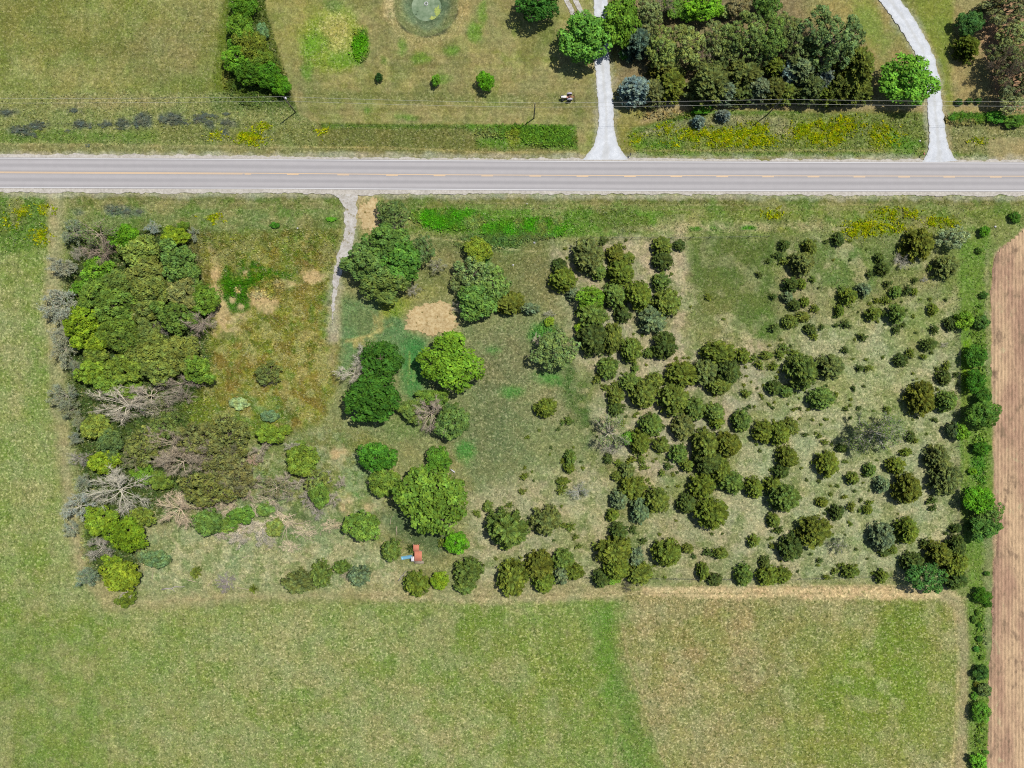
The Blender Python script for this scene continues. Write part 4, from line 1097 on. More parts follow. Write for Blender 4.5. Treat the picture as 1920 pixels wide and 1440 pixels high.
# ---- colours as they look in the photograph
OL = (108, 124, 44); DK = (84, 102, 50); GR = (104, 128, 58); BL = (112, 132, 96); BR = (108, 116, 42); GY_ = (112, 124, 68); YG = (132, 158, 34); OG = (110, 126, 52)
CED = [  # cedars of the pasture: x, y, rx, ry, colour
 (1104,478,30,36,GY_),(1121,508,17,17,GR),(1056,523,26,25,OL),(1048,498,16,14,DK),(1164,511,25,26,OL),(1153,478,19,18,BR),(1178,484,13,12,OG),(1162,463,10,9,OG),(1131,452,9,9,DK),
 (1242,461,20,19,OG),(1243,489,20,19,DK),(1274,459,11,12,DK),(1110,590,30,28,GR),(1153,553,25,25,GR),(1168,588,16,17,DK),(1198,553,26,30,OL),(1240,527,19,17,GR),(1251,567,28,30,OG),(1224,598,28,26,BL),
 (1112,634,31,31,DK),(1148,634,20,31,OG),(1184,656,22,24,OG),(1247,647,26,26,DK),(1217,662,11,10,GR),(1073,550,12,13,BL),(1140,690,22,20,GR),(1120,710,9,10,OG),(1190,690,9,9,GR),
 (1280,702,30,27,OL),(1471,459,11,11,DK),(1460,478,9,8,DK),(1470,489,9,9,OG),(1442,489,7,6,DK),(1424,515,7,7,DK),(1328,557,7,7,OL),(1520,464,14,16,OG),(1506,492,24,24,GY_),(1507,457,7,7,DK),
 (1484,533,16,14,DK),(1504,532,9,11,OL),(1524,523,7,7,GR),(1450,556,8,7,DK),(1477,556,13,11,BL),(1490,571,12,12,DK),(1509,566,10,10,OL),(1528,578,9,9,OL),(1506,594,15,10,OG),(1482,603,15,14,OG),
 (1451,614,10,9,DK),(1519,617,12,11,DK),(1541,614,6,6,DK),(1527,630,10,7,OL),(1549,453,5,5,DK),(1572,448,13,13,DK),(1438,666,14,8,OG),(1470,651,9,8,GR),(1462,665,10,9,OG),(1489,662,12,7,OG),(1424,683,10,9,OG),(1451,687,10,9,OL),(1413,671,7,8,OG),
 (1506,696,31,34,GR),(1558,687,27,25,GY_),(1349,660,32,24,OL),(1325,697,25,26,GY_),(1367,697,25,28,DK),(1393,667,15,15,OL),(1349,722,25,18,OG),
 (1725,457,32,32,BR),(1776,500,23,24,GY_),(1649,483,10,10,DK),(1656,504,14,13,DK),(1631,514,8,8,DK),(1665,532,9,8,DK),(1680,547,13,11,GR),(1702,545,9,10,DK),(1714,547,8,9,OL),(1716,525,7,6,DK),(1748,520,5,4,DK),(1744,502,6,6,OL),
 (1592,556,18,17,OL),(1578,545,9,9,GR),(1620,543,15,14,BL),(1575,582,11,11,OL),(1644,563,6,6,OL),(1662,563,9,9,OL),(1639,588,15,14,OG),(1682,588,18,19,GR),(1657,585,6,6,DK),(1586,608,10,9,DK),(1567,610,5,5,DK),
 (1681,618,9,9,DK),(1694,609,6,6,DK),(1750,580,12,11,OL),(1753,617,10,9,DK),(1618,632,9,9,DK),(1585,656,8,7,DK),(1742,646,17,12,DK),(1732,669,7,6,OL),(1690,675,15,13,DK),(1707,662,10,9,OL),(1612,690,9,7,DK),(1629,690,9,7,OG),
 (1774,687,9,9,OL),(1771,708,14,15,DK),(1794,702,6,6,DK),(1783,607,12,14,DK),(1728,747,31,30,BR),(1777,753,21,22,GR),(1757,692,5,5,OG),(1664,768,9,7,OG),(1753,787,7,5,DK),(1601,728,5,6,DK),(1611,765,6,5,DK),(1586,767,6,5,DK),
 (1707,818,9,11,DK),(1717,826,7,6,OG),(1700,848,11,9,OL),(1681,873,19,17,OL),(1632,881,13,13,GR),(1599,897,14,12,OG),(1655,909,16,15,BL),(1703,917,28,29,BR),(1760,860,25,26,GY_),(1775,900,32,28,GY_),(1748,939,10,8,DK),(1750,953,8,7,DK),
 (1631,942,7,6,OL),(1628,956,11,9,OL),(1596,950,9,9,OL),(1584,932,7,5,OL),(1655,1006,26,26,BL),(1703,997,24,25,OL),(1793,991,12,9,DK),
 (1067,789,9,9,GR),(1055,792,6,5,GR),(1069,857,12,14,GR),(1067,877,12,11,OL),(1056,864,6,6,OL),(1056,902,12,9,OL),(1053,918,10,9,OG),
 (1135,726,8,7,OG),(1153,722,9,9,OG),(1155,743,18,17,OG),(1155,766,15,15,DK),(1182,716,21,17,GR),(1207,738,27,27,OG),(1229,713,18,16,OG),(1264,748,33,30,OG),(1304,767,22,22,GR),(1282,800,24,24,GY_),(1340,772,20,20,GR),(1345,790,16,14,OL),
 (1222,797,22,24,GR),(1200,828,24,24,OL),(1240,834,17,16,OG),(1272,850,18,18,GR),(1168,793,6,6,OG),(1140,860,10,10,DK),(1160,868,8,8,OL),(1183,863,9,8,OL),(1203,862,9,9,OG),(1208,876,9,7,OG),(1176,883,16,15,GY_),(1157,893,11,10,OG),
 (1253,874,9,8,DK),(1241,887,8,7,OG),(1288,873,14,13,OG),(1187,915,25,24,OL),(1162,937,18,19,BL),(1200,956,22,23,BL),(1231,939,25,27,OG),(1149,966,14,12,OL),(1160,996,20,15,DK),(1187,993,8,8,DK),
 (1324,835,30,28,OG),(1327,866,28,27,DK),(1352,880,20,24,OL),(1316,911,26,25,OL),(1289,945,20,19,DK),(1335,963,32,31,OL),(1398,737,11,8,OG),(1451,727,16,14,DK),(1474,733,14,12,GR),(1542,747,24,24,GR),(1391,789,21,20,GR),
 (1434,810,23,22,OL),(1461,812,24,25,OL),(1482,800,17,18,OG),(1367,833,25,25,BR),(1477,857,21,22,OL),(1465,884,16,14,DK),(1552,870,23,25,OL),(1371,904,24,23,GR),(1415,915,19,20,OL),(1449,909,16,18,OL),(1472,934,29,29,GR),
 (1579,840,11,9,DK),(1537,818,6,5,OG),(1547,829,8,6,OG),(1510,815,6,5,DK),(1542,942,12,10,OL),(1570,961,14,16,DK),(1451,976,14,14,OG),(1459,994,9,9,DK),(1528,998,33,32,BR),
 (1205,1014,8,7,DK),(1152,1033,32,32,OL),(1192,1046,17,19,BL),(1199,1075,26,24,OG),(1158,1066,27,25,OL),(1128,1086,18,18,DK),(1252,1037,27,28,OL),(1290,1029,12,10,OG),(1301,1043,6,5,DK),(1328,1036,10,9,DK),(1352,1038,15,12,OG),
 (1414,1015,13,12,OG),(1448,1024,7,6,OG),(1318,1072,13,17,OL),(1340,1087,15,13,DK),(1395,1079,20,20,GR),(1434,1054,12,12,DK),(1441,1080,22,20,OL),(1467,1079,17,18,OL),
 (1484,1027,24,27,DK),(1734,1017,10,8,DK),(1774,1000,5,4,DK),(1659,1037,12,8,DK),(1674,1031,11,9,OG),(1764,1040,27,26,BR),(1793,1026,22,21,DK),(1791,1057,29,28,OL),(1794,1088,23,19,DK),(1714,1057,24,22,DK),
 (1595,1072,17,14,OG),(1567,1071,9,6,OG),(1654,1081,12,15,OG),(1551,1083,9,6,OL),(1537,1051,8,5,DK),
 (1024,765,20,20,OL),(1008,765,9,9,OL),(983,893,8,8,OL),(979,922,7,7,OG),(915,950,11,11,GR),(955,947,7,6,OG),(894,963,8,7,OG),(951,992,39,38,GR),(1024,977,29,29,GY_),(1068,988,10,9,OG),(1056,984,8,6,OG),(1079,1007,7,6,OG),(1085,1025,6,6,OG),
 (962,1084,33,33,OL),(1012,1062,28,30,BR),(1020,1092,22,22,OL),(1056,1050,22,20,GR),(1076,1072,17,20,OL),(1052,1076,17,20,BL),(780,1096,26,24,OL),(878,1070,29,24,GR),(872,1096,22,18,GR),(732,1033,21,20,GR),(772,1030,9,9,DK),(830,1018,9,10,OL),
 (955,567,30,22,BR),(994,578,20,11,BL),(600,1078,24,24,GR),(560,1092,33,22,GY_),(640,1064,16,14,GR),(672,1080,20,22,BL),(474,1105,9,7,OL),(366,1074,11,11,OG),
]
TINY = [(1259,514),(1174,450),(1063,483),(1060,466),(1357,598),(1536,539),(1529,452),(1443,648),(1465,637),(1473,688),(1398,688),(1483,649),(1594,451),(1625,467),(1011,807),(989,820),(1033,839),(1031,852),(1047,805),(1001,901),(1174,781),(1560,833),(1488,768),(1494,766),(1452,754),(1432,722),(1420,728),(1415,762),(1442,758),(1478,758),(1500,785),(1524,787),(1596,749),(1595,760),(1548,786),(1419,833),(1425,845),(1494,868),(1513,900),(1536,902),(1558,911),(1571,911),(1558,927),(1619,905),(1603,921),(1615,938),(1630,920),(1612,958),(1592,979),(1441,1012),(1237,1002),(1227,1061),(1199,1036),(1284,960),(1268,976),(1335,1001),(1355,1001),(1247,1083),(1464,1052),(1573,1060),(1581,1058),(1606,1060),(1637,1075),(1627,1048),(1606,1030),(1534,1060),(1700,582),(1744,561),(1726,561),(1713,593),(1594,487),(1563,487),(1712,787),(1738,814),(1720,783),(1652,832),(1645,863),(930,1048),(1340,741),(1379,713),(1400,705),(1395,722),(1409,716),(1530,751),(1516,768),(1547,760),(1680,570),(1610,585),(1652,563),(1631,569),(1660,608),(1625,674),(1600,673),(1747,661),(1756,700),(1268,672),(1282,671),(1291,671),(1212,684),(1205,628),(1188,626),(1295,575),(1165,700),(1175,700),(1170,760),(1195,775),(1190,780),(1230,780),(1245,800),(1250,862),(1225,865),(1235,850),(1215,900),(1262,888)]
for (x, y, rx, ry, c) in CED:
    r = math.sqrt(rx * ry)
    lib = 'cedar' if r >= 19 else ('cedarm' if r >= 9.5 else 'cedars')
    q1 = float(rng.normal(0, .05))
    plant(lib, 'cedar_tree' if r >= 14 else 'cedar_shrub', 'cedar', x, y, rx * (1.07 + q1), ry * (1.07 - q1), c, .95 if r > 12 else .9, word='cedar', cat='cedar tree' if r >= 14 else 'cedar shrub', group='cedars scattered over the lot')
rt = np.random.default_rng(21)
for (ax_, bx_, ay_, by_, n_) in ((1395, 1640, 720, 960, 34), (1180, 1300, 840, 920, 12), (1400, 1500, 660, 760, 14), (1560, 1790, 560, 740, 14), (1440, 1700, 960, 1075, 14), (980, 1120, 780, 1030, 10)):
    for _ in range(n_): TINY.append((float(rt.uniform(ax_, bx_)), float(rt.uniform(ay_, by_))))
for (x, y) in TINY:
    r = float(rng.uniform(2.6, 4.4))
    plant('cedars', 'cedar_seedling', 'seedling', x, y, r * float(rng.uniform(.9, 1.35)), r, (DK, OG, OL)[int(rng.integers(3))], .8, word='cedar seedling', cat='seedling', group='tiny cedar seedlings')

# ---- broad-leaved trees and bushes: library, x, y, rx, ry, colour, height factor
BRT = [
 ('broad',811,935,64,62,(104,132,44),.85,'biggest round broadleaf tree, north of the blue-slide playset'),('broad',846,680,58,50,(104,146,30),.9,'bright green dome-shaped tree just below the sandy bare circle'),
 ('broad',716,675,38,36,(58,98,30),.95,None),('broad',698,748,54,46,(60,102,32),.9,None),('broad',707,858,36,29,(66,116,32),1.0,None),('broad',722,906,28,28,(120,146,52),1.0,None),('broad',822,862,25,24,(86,130,38),1.0,None),
 ('broad',856,1017,22,20,(98,158,18),1.0,None),('broad',825,1088,18,17,(128,158,26),1.0,None),('broad',680,985,34,28,(104,132,50),.9,None),('broad',566,862,33,27,(112,136,44),.95,None),('wood',507,813,27,18,(110,132,40),1.0,None),('bush',535,806,14,10,(108,128,40),1.0,None),
 ('thin',735,402,30,28,(98,122,66),1.0,None),('wood',724,452,42,36,(86,118,50),.95,None),('wood',690,498,42,36,(94,120,58),.95,None),('wood',750,492,42,40,(78,116,44),.95,None),('wood',722,532,50,30,(98,120,58),.9,None),('thin',788,470,24,30,(92,112,62),1.0,None),
 ('broad',897,470,25,24,(138,156,36),1.05,'yellow-green round tree topping the willow clump'),('thin',890,510,34,30,(108,134,78),1.05,None),('thin',925,535,34,38,(106,138,66),1.0,None),('wood',895,565,40,32,(94,128,56),.95,None),('thin',862,532,18,18,(122,142,78),1.0,None),
 ('bush',1030,602,10,9,(134,160,36),1.1,None),('thin',1040,660,40,38,(122,144,78),1.0,'pale feathery willow tree in the middle of the lawn'),('broad',1108,558,27,20,(112,150,36),1.1,None),('bush',1085,614,9,9,(130,162,30),1.3,None),('bush',1178,822,13,14,(104,150,40),1.2,None),
 ('bush',1149,1086,13,11,(112,150,44),1.3,None),('thin',1733,1080,34,30,(70,116,54),1.1,'feathery emerald-green tree at the lot corner'),
 ('thin',1785,446,26,22,(132,144,100),1.1,None),('bush',1807,602,19,18,(116,152,34),1.3,None),('bush',1800,809,16,17,(110,150,34),1.3,None),('bush',1787,806,13,16,(70,86,56),1.2,None),
 ('broad',1829,668,21,21,(70,112,36),1.0,None),('broad',1829,714,20,21,(60,106,28),1.0,None),('wood',1844,744,16,16,(66,104,36),1.0,None),('wood',1840,777,33,25,(78,116,42),.9,None),('bush',1841,840,18,12,(64,106,30),1.1,None),('bush',1824,884,8,7,(110,158,24),1.1,None),
 ('broad',1834,936,28,27,(88,140,22),1.0,None),('thin',1852,962,27,26,(92,124,54),1.0,None),('wood',1846,992,28,22,(78,116,48),1.0,None),('bush',1822,986,11,9,(70,96,40),1.0,None),('broad',1842,1117,16,15,(68,112,26),1.0,None),('bush',1853,1133,8,6,(56,92,28),1.0,None),
 ('bush',1840,604,14,14,(74,106,44),1.0,None),('bush',1845,553,8,7,(62,92,40),1.0,None),('bush',1847,433,11,11,(76,124,26),1.0,None),('bush',1903,407,11,10,(72,110,36),1.0,None),('bush',1838,1262,15,15,(58,90,40),1.0,None),('bush',1847,1294,14,14,(92,114,66),1.0,None),('broad',1838,1334,16,20,(88,134,40),1.0,None),('bush',1834,1428,15,17,(92,144,36),1.0,None),('bush',1837,1198,6,6,(66,104,36),1.0,None),('bush',1836,1172,5,5,(66,104,36),1.0,None),('bush',1836,470,7,6,(76,108,44),1.0,None),('bush',1851,1075,6,5,(70,110,40),1.0,None),('bush',1833,1149,4,7,(85,113,36),.9,None),('bush',1828,1162,7,8,(79,107,41),.9,None),('bush',1831,1217,6,6,(72,125,46),.9,None),('bush',1842,1233,5,5,(85,121,36),.9,None),('bush',1843,1251,4,6,(88,123,50),.9,None),('bush',1831,1284,6,6,(96,106,36),.9,None),('bush',1827,1305,6,8,(87,134,44),.9,None),('bush',1830,1325,5,4,(83,116,48),.9,None),('bush',1835,1390,4,4,(81,109,43),.9,None),('bush',1849,1410,6,4,(80,122,44),.9,None),('bush',1830,1427,7,8,(91,108,43),.9,None),
 # woodland, west
 ('wood',238,448,30,26,(98,146,22),1.0,None),('wood',327,444,27,19,(134,158,26),1.0,None),('wood',344,424,12,9,(92,124,40),1.0,None),('wood',182,508,29,27,(108,146,34),1.0,None),('wood',148,540,17,16,(104,144,36),1.0,None),('wood',265,472,38,32,(112,130,56),1.0,None),('wood',332,488,40,34,(92,122,58),1.0,None),('wood',277,514,40,32,(108,122,56),1.0,None),('wood',350,514,30,26,(98,122,52),1.0,None),('wood',284,543,38,32,(108,122,52),1.0,None),('wood',340,548,36,30,(122,126,72),1.0,None),('wood',388,562,28,28,(98,126,40),1.0,None),('wood',180,548,34,32,(100,128,48),1.0,None),('wood',222,532,30,26,(96,118,52),1.0,None),('wood',218,574,42,32,(98,122,48),1.0,None),('wood',325,592,38,32,(88,112,46),1.0,None),('wood',272,578,32,26,(100,116,54),1.0,None),('wood',152,612,38,34,(124,148,22),1.0,'brightest yellow-green tree on the western edge of the wood'),('wood',178,640,28,22,(122,146,26),1.0,None),('wood',216,612,36,30,(92,116,40),1.0,None),('wood',234,634,38,28,(98,122,46),1.0,None),('wood',272,626,30,26,(108,122,58),1.0,None),('wood',178,664,22,16,(110,132,48),1.0,None),('wood',286,662,44,32,(112,124,56),1.0,None),('wood',342,660,36,32,(110,122,56),1.0,None),('wood',170,696,28,24,(122,148,40),1.0,None),('wood',232,690,38,30,(106,128,44),1.0,None),('wood',300,692,38,28,(110,122,56),1.0,None),('wood',372,694,32,28,(100,128,42),1.0,None),('wood',205,720,28,22,(102,128,42),1.0,None),('wood',244,728,24,18,(104,132,40),1.0,None),
 ('thin',310,796,30,26,(104,118,60),1.0,None),('wood',180,800,27,25,(114,126,50),1.0,None),('wood',207,832,28,26,(88,108,60),1.0,None),('wood',194,866,30,22,(130,152,26),1.0,None),('thin',272,838,36,32,(112,118,62),1.0,None),('thin',380,822,42,34,(108,116,64),1.0,None),('thin',432,816,40,36,(104,114,60),1.0,None),('thin',415,862,42,32,(112,116,68),1.0,None),('thin',392,916,48,34,(112,116,58),1.0,None),('thin',446,892,38,34,(116,116,76),1.0,None),('wood',268,888,22,18,(96,130,36),1.0,None),('wood',302,900,22,18,(106,124,48),1.0,None),('wood',188,974,32,26,(128,148,34),1.0,None),('wood',238,1003,38,34,(100,128,20),1.0,None),('wood',266,968,24,20,(110,126,48),1.0,None),('wood',212,1056,22,16,(124,146,30),1.0,None),('wood',229,1080,38,30,(116,134,28),1.0,None),('wood',238,1122,20,15,(98,114,36),1.0,None),('wood',390,978,30,26,(90,116,52),1.0,None),('bush',293,1048,24,18,(92,116,76),.9,None),('bush',268,1042,10,14,(96,118,82),1.0,None),('wood',452,968,26,18,(92,128,48),1.0,None),('bush',428,985,22,14,(104,132,56),.9,None),('bush',515,990,18,16,(112,130,60),.8,None),('bush',498,955,18,14,(98,126,58),.8,None),
 ('thin',600,905,24,26,(108,124,60),1.0,None),('wood',600,925,20,24,(98,124,50),1.0,None),('thin',505,698,26,18,(98,112,56),.9,None),('thin',496,705,18,14,(112,126,66),.9,None),('bush',560,835,14,10,(104,128,48),.8,None),('bush',505,780,16,12,(112,140,92),.7,None),('bush',448,757,20,12,(150,166,108),.6,None),
 ('wood',772,770,24,24,(96,118,52),.9,None),('wood',850,790,32,34,(96,124,62),.9,None),('wood',812,745,30,16,(92,122,44),.9,None),
 # north side
 ('broad',458,12,26,22,(86,128,30),1.1,None),('broad',452,48,24,30,(92,124,32),1.0,None),('broad',470,82,30,28,(104,116,36),1.0,None),('broad',486,104,24,24,(96,114,36),1.0,None),('broad',446,112,26,24,(88,132,30),1.0,None),('broad',470,136,30,24,(72,112,28),1.0,None),('broad',500,142,26,24,(74,118,26),1.0,None),('broad',524,160,22,18,(82,130,22),1.0,None),('broad',442,90,16,16,(92,132,34),1.0,None),('bush',492,60,12,20,(92,120,80),1.0,None),
 ('broad',1008,8,40,32,(56,100,36),1.15,'dark green tree cut by the top edge, left of the two-track'),('broad',1097,72,47,48,(96,146,54),1.05,'large bright tree overhanging the straight gravel drive'),('broad',1165,40,36,50,(92,130,34),1.1,None),('bush',817,151,9,10,(92,142,34),1.6,None),('broad',911,152,16,18,(100,160,14),1.3,None),('bush',711,145,8,8,(46,78,34),1.4,None),
 ('pine',1218,25,28,30,(118,126,76),1.0,None),('pine',1238,92,28,36,(118,132,68),1.0,None),('pine',1284,86,32,36,(120,134,70),1.0,None),('pine',1340,78,24,32,(108,122,72),1.0,None),('pine',1395,66,36,38,(100,116,60),1.0,None),('pine',1444,68,34,38,(92,120,54),1.0,None),('pine',1490,86,28,34,(106,120,72),1.0,None),('pine',1560,72,50,52,(96,118,70),1.0,'largest grey-green pine at the east end of the windbreak'),('pine',1530,100,28,26,(86,106,58),1.0,None),('pine',1365,96,24,24,(96,110,64),1.0,None),('pine',1425,100,26,22,(80,98,54),1.0,None),('pine',1255,120,22,22,(112,126,66),1.0,None),('pine',1310,118,22,18,(104,116,62),1.0,None),('pine',1345,122,20,16,(92,106,56),.9,None),('pine',1505,112,22,20,(96,110,60),1.0,None),('pine',1212,62,22,22,(118,126,78),1.0,None),('pine',1475,50,24,24,(104,116,66),1.0,None),('bush',1270,134,16,12,(92,104,50),.8,None),('pine',1590,98,26,24,(90,110,56),1.0,None),
 ('broad',1262,10,22,22,(98,132,48),1.0,None),('broad',1320,12,36,26,(110,160,24),1.0,None),('broad',1290,24,20,18,(96,138,36),1.0,None),('broad',1437,6,27,22,(88,120,54),1.0,None),('thin',1388,14,24,26,(126,122,84),1.0,None),('bush',1360,22,16,14,(112,136,70),1.0,None),
 ('bush',1172,103,12,10,(72,122,36),1.0,None),('broad',1700,152,52,45,(106,160,44),.95,'bright green spreading tree at the curved gravel drive'),
 ('pine',1890,18,44,26,(112,118,76),1.0,None),('pine',1900,66,30,24,(122,132,84),1.0,None),('pine',1888,108,34,30,(96,104,64),1.0,None),('pine',1906,150,36,32,(92,100,66),1.0,None),('pine',1860,10,26,18,(104,98,66),1.0,None),('pine',1896,190,28,20,(122,130,88),1.0,None),('broad',1818,44,24,23,(72,112,56),1.1,None),
 ('bush',1798,191,7,7,(62,92,44),1.0,None),('bush',1818,189,7,6,(56,82,38),1.0,None),('bush',1834,189,7,6,(56,84,36),1.0,None),('bush',1868,220,18,12,(70,122,34),.8,None),('bush',1900,228,22,12,(76,112,38),.8,None),('bush',1786,221,8,6,(72,122,36),.8,None),
 ('bush',1316,205,19,9,(76,138,24),.9,None),('bush',515,422,10,6,(62,114,30),.7,None),('bush',620,411,10,5,(84,146,30),.5,None),
]
for (lib, x, y, rx, ry, c, hf, lab) in BRT:
    bush = lib == 'bush'
    pine = lib == 'pine'
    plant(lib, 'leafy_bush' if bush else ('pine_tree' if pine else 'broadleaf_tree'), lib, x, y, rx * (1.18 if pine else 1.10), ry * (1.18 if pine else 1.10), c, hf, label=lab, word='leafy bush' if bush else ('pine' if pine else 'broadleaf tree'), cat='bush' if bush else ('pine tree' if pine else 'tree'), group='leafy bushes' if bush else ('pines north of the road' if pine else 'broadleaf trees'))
SPR = [('cedar',1378,178,18,16,(96,110,54)),('cedar',1438,178,18,15,(104,114,56)),('cedar',1500,176,20,17,(94,110,54)),('cedar',1570,180,20,16,(96,104,46)),('cedar',1612,172,24,20,(96,108,44)),('cedar',1310,170,18,18,(98,110,56)),('cedar',1192,168,29,26,(136,156,146)),('cedar',1225,172,24,25,(108,116,72)),('cedar',1258,160,25,30,OL),('cedar',1243,128,24,20,(104,106,44)),('cedar',1196,78,26,28,(84,106,92)),('cedar',1330,158,38,34,(102,116,62)),('cedar',1362,172,24,22,(124,144,112)),('cedar',1394,142,34,28,(106,116,56)),('cedar',1400,172,24,20,(98,116,62)),('cedar',1424,166,24,24,(128,142,104)),('cedar',1452,168,22,24,(100,106,48)),('cedar',1474,172,20,20,OG),('cedar',1478,138,18,24,(136,156,146)),('cedar',1455,125,20,18,OL),('cedar',1503,132,28,26,(114,130,90)),('cedar',1520,165,26,26,(96,112,66)),('cedar',1546,150,22,26,(134,150,132)),('cedar',1548,172,24,22,OL),('cedar',1580,160,34,32,(90,100,44)),('cedar',1606,130,36,44,(106,118,46)),('cedar',1522,120,18,18,OL),('cedar',1815,88,23,22,(92,106,34)),('cedarm',1310,227,12,11,(122,146,136)),('cedarm',1357,215,13,11,(126,142,130)),('cedarm',1350,158,20,18,(110,120,70))]
for (lib, x, y, rx, ry, c) in SPR:
    blue = c[2] > 100
    plant(lib, 'spruce_tree' if blue else 'cedar_tree', 'cedar', x, y, rx * 1.2, ry * 1.2, c, 1.1, word='spruce' if blue else 'evergreen', cat='spruce tree' if blue else 'cedar tree', group='evergreens of the windbreak north of the road')
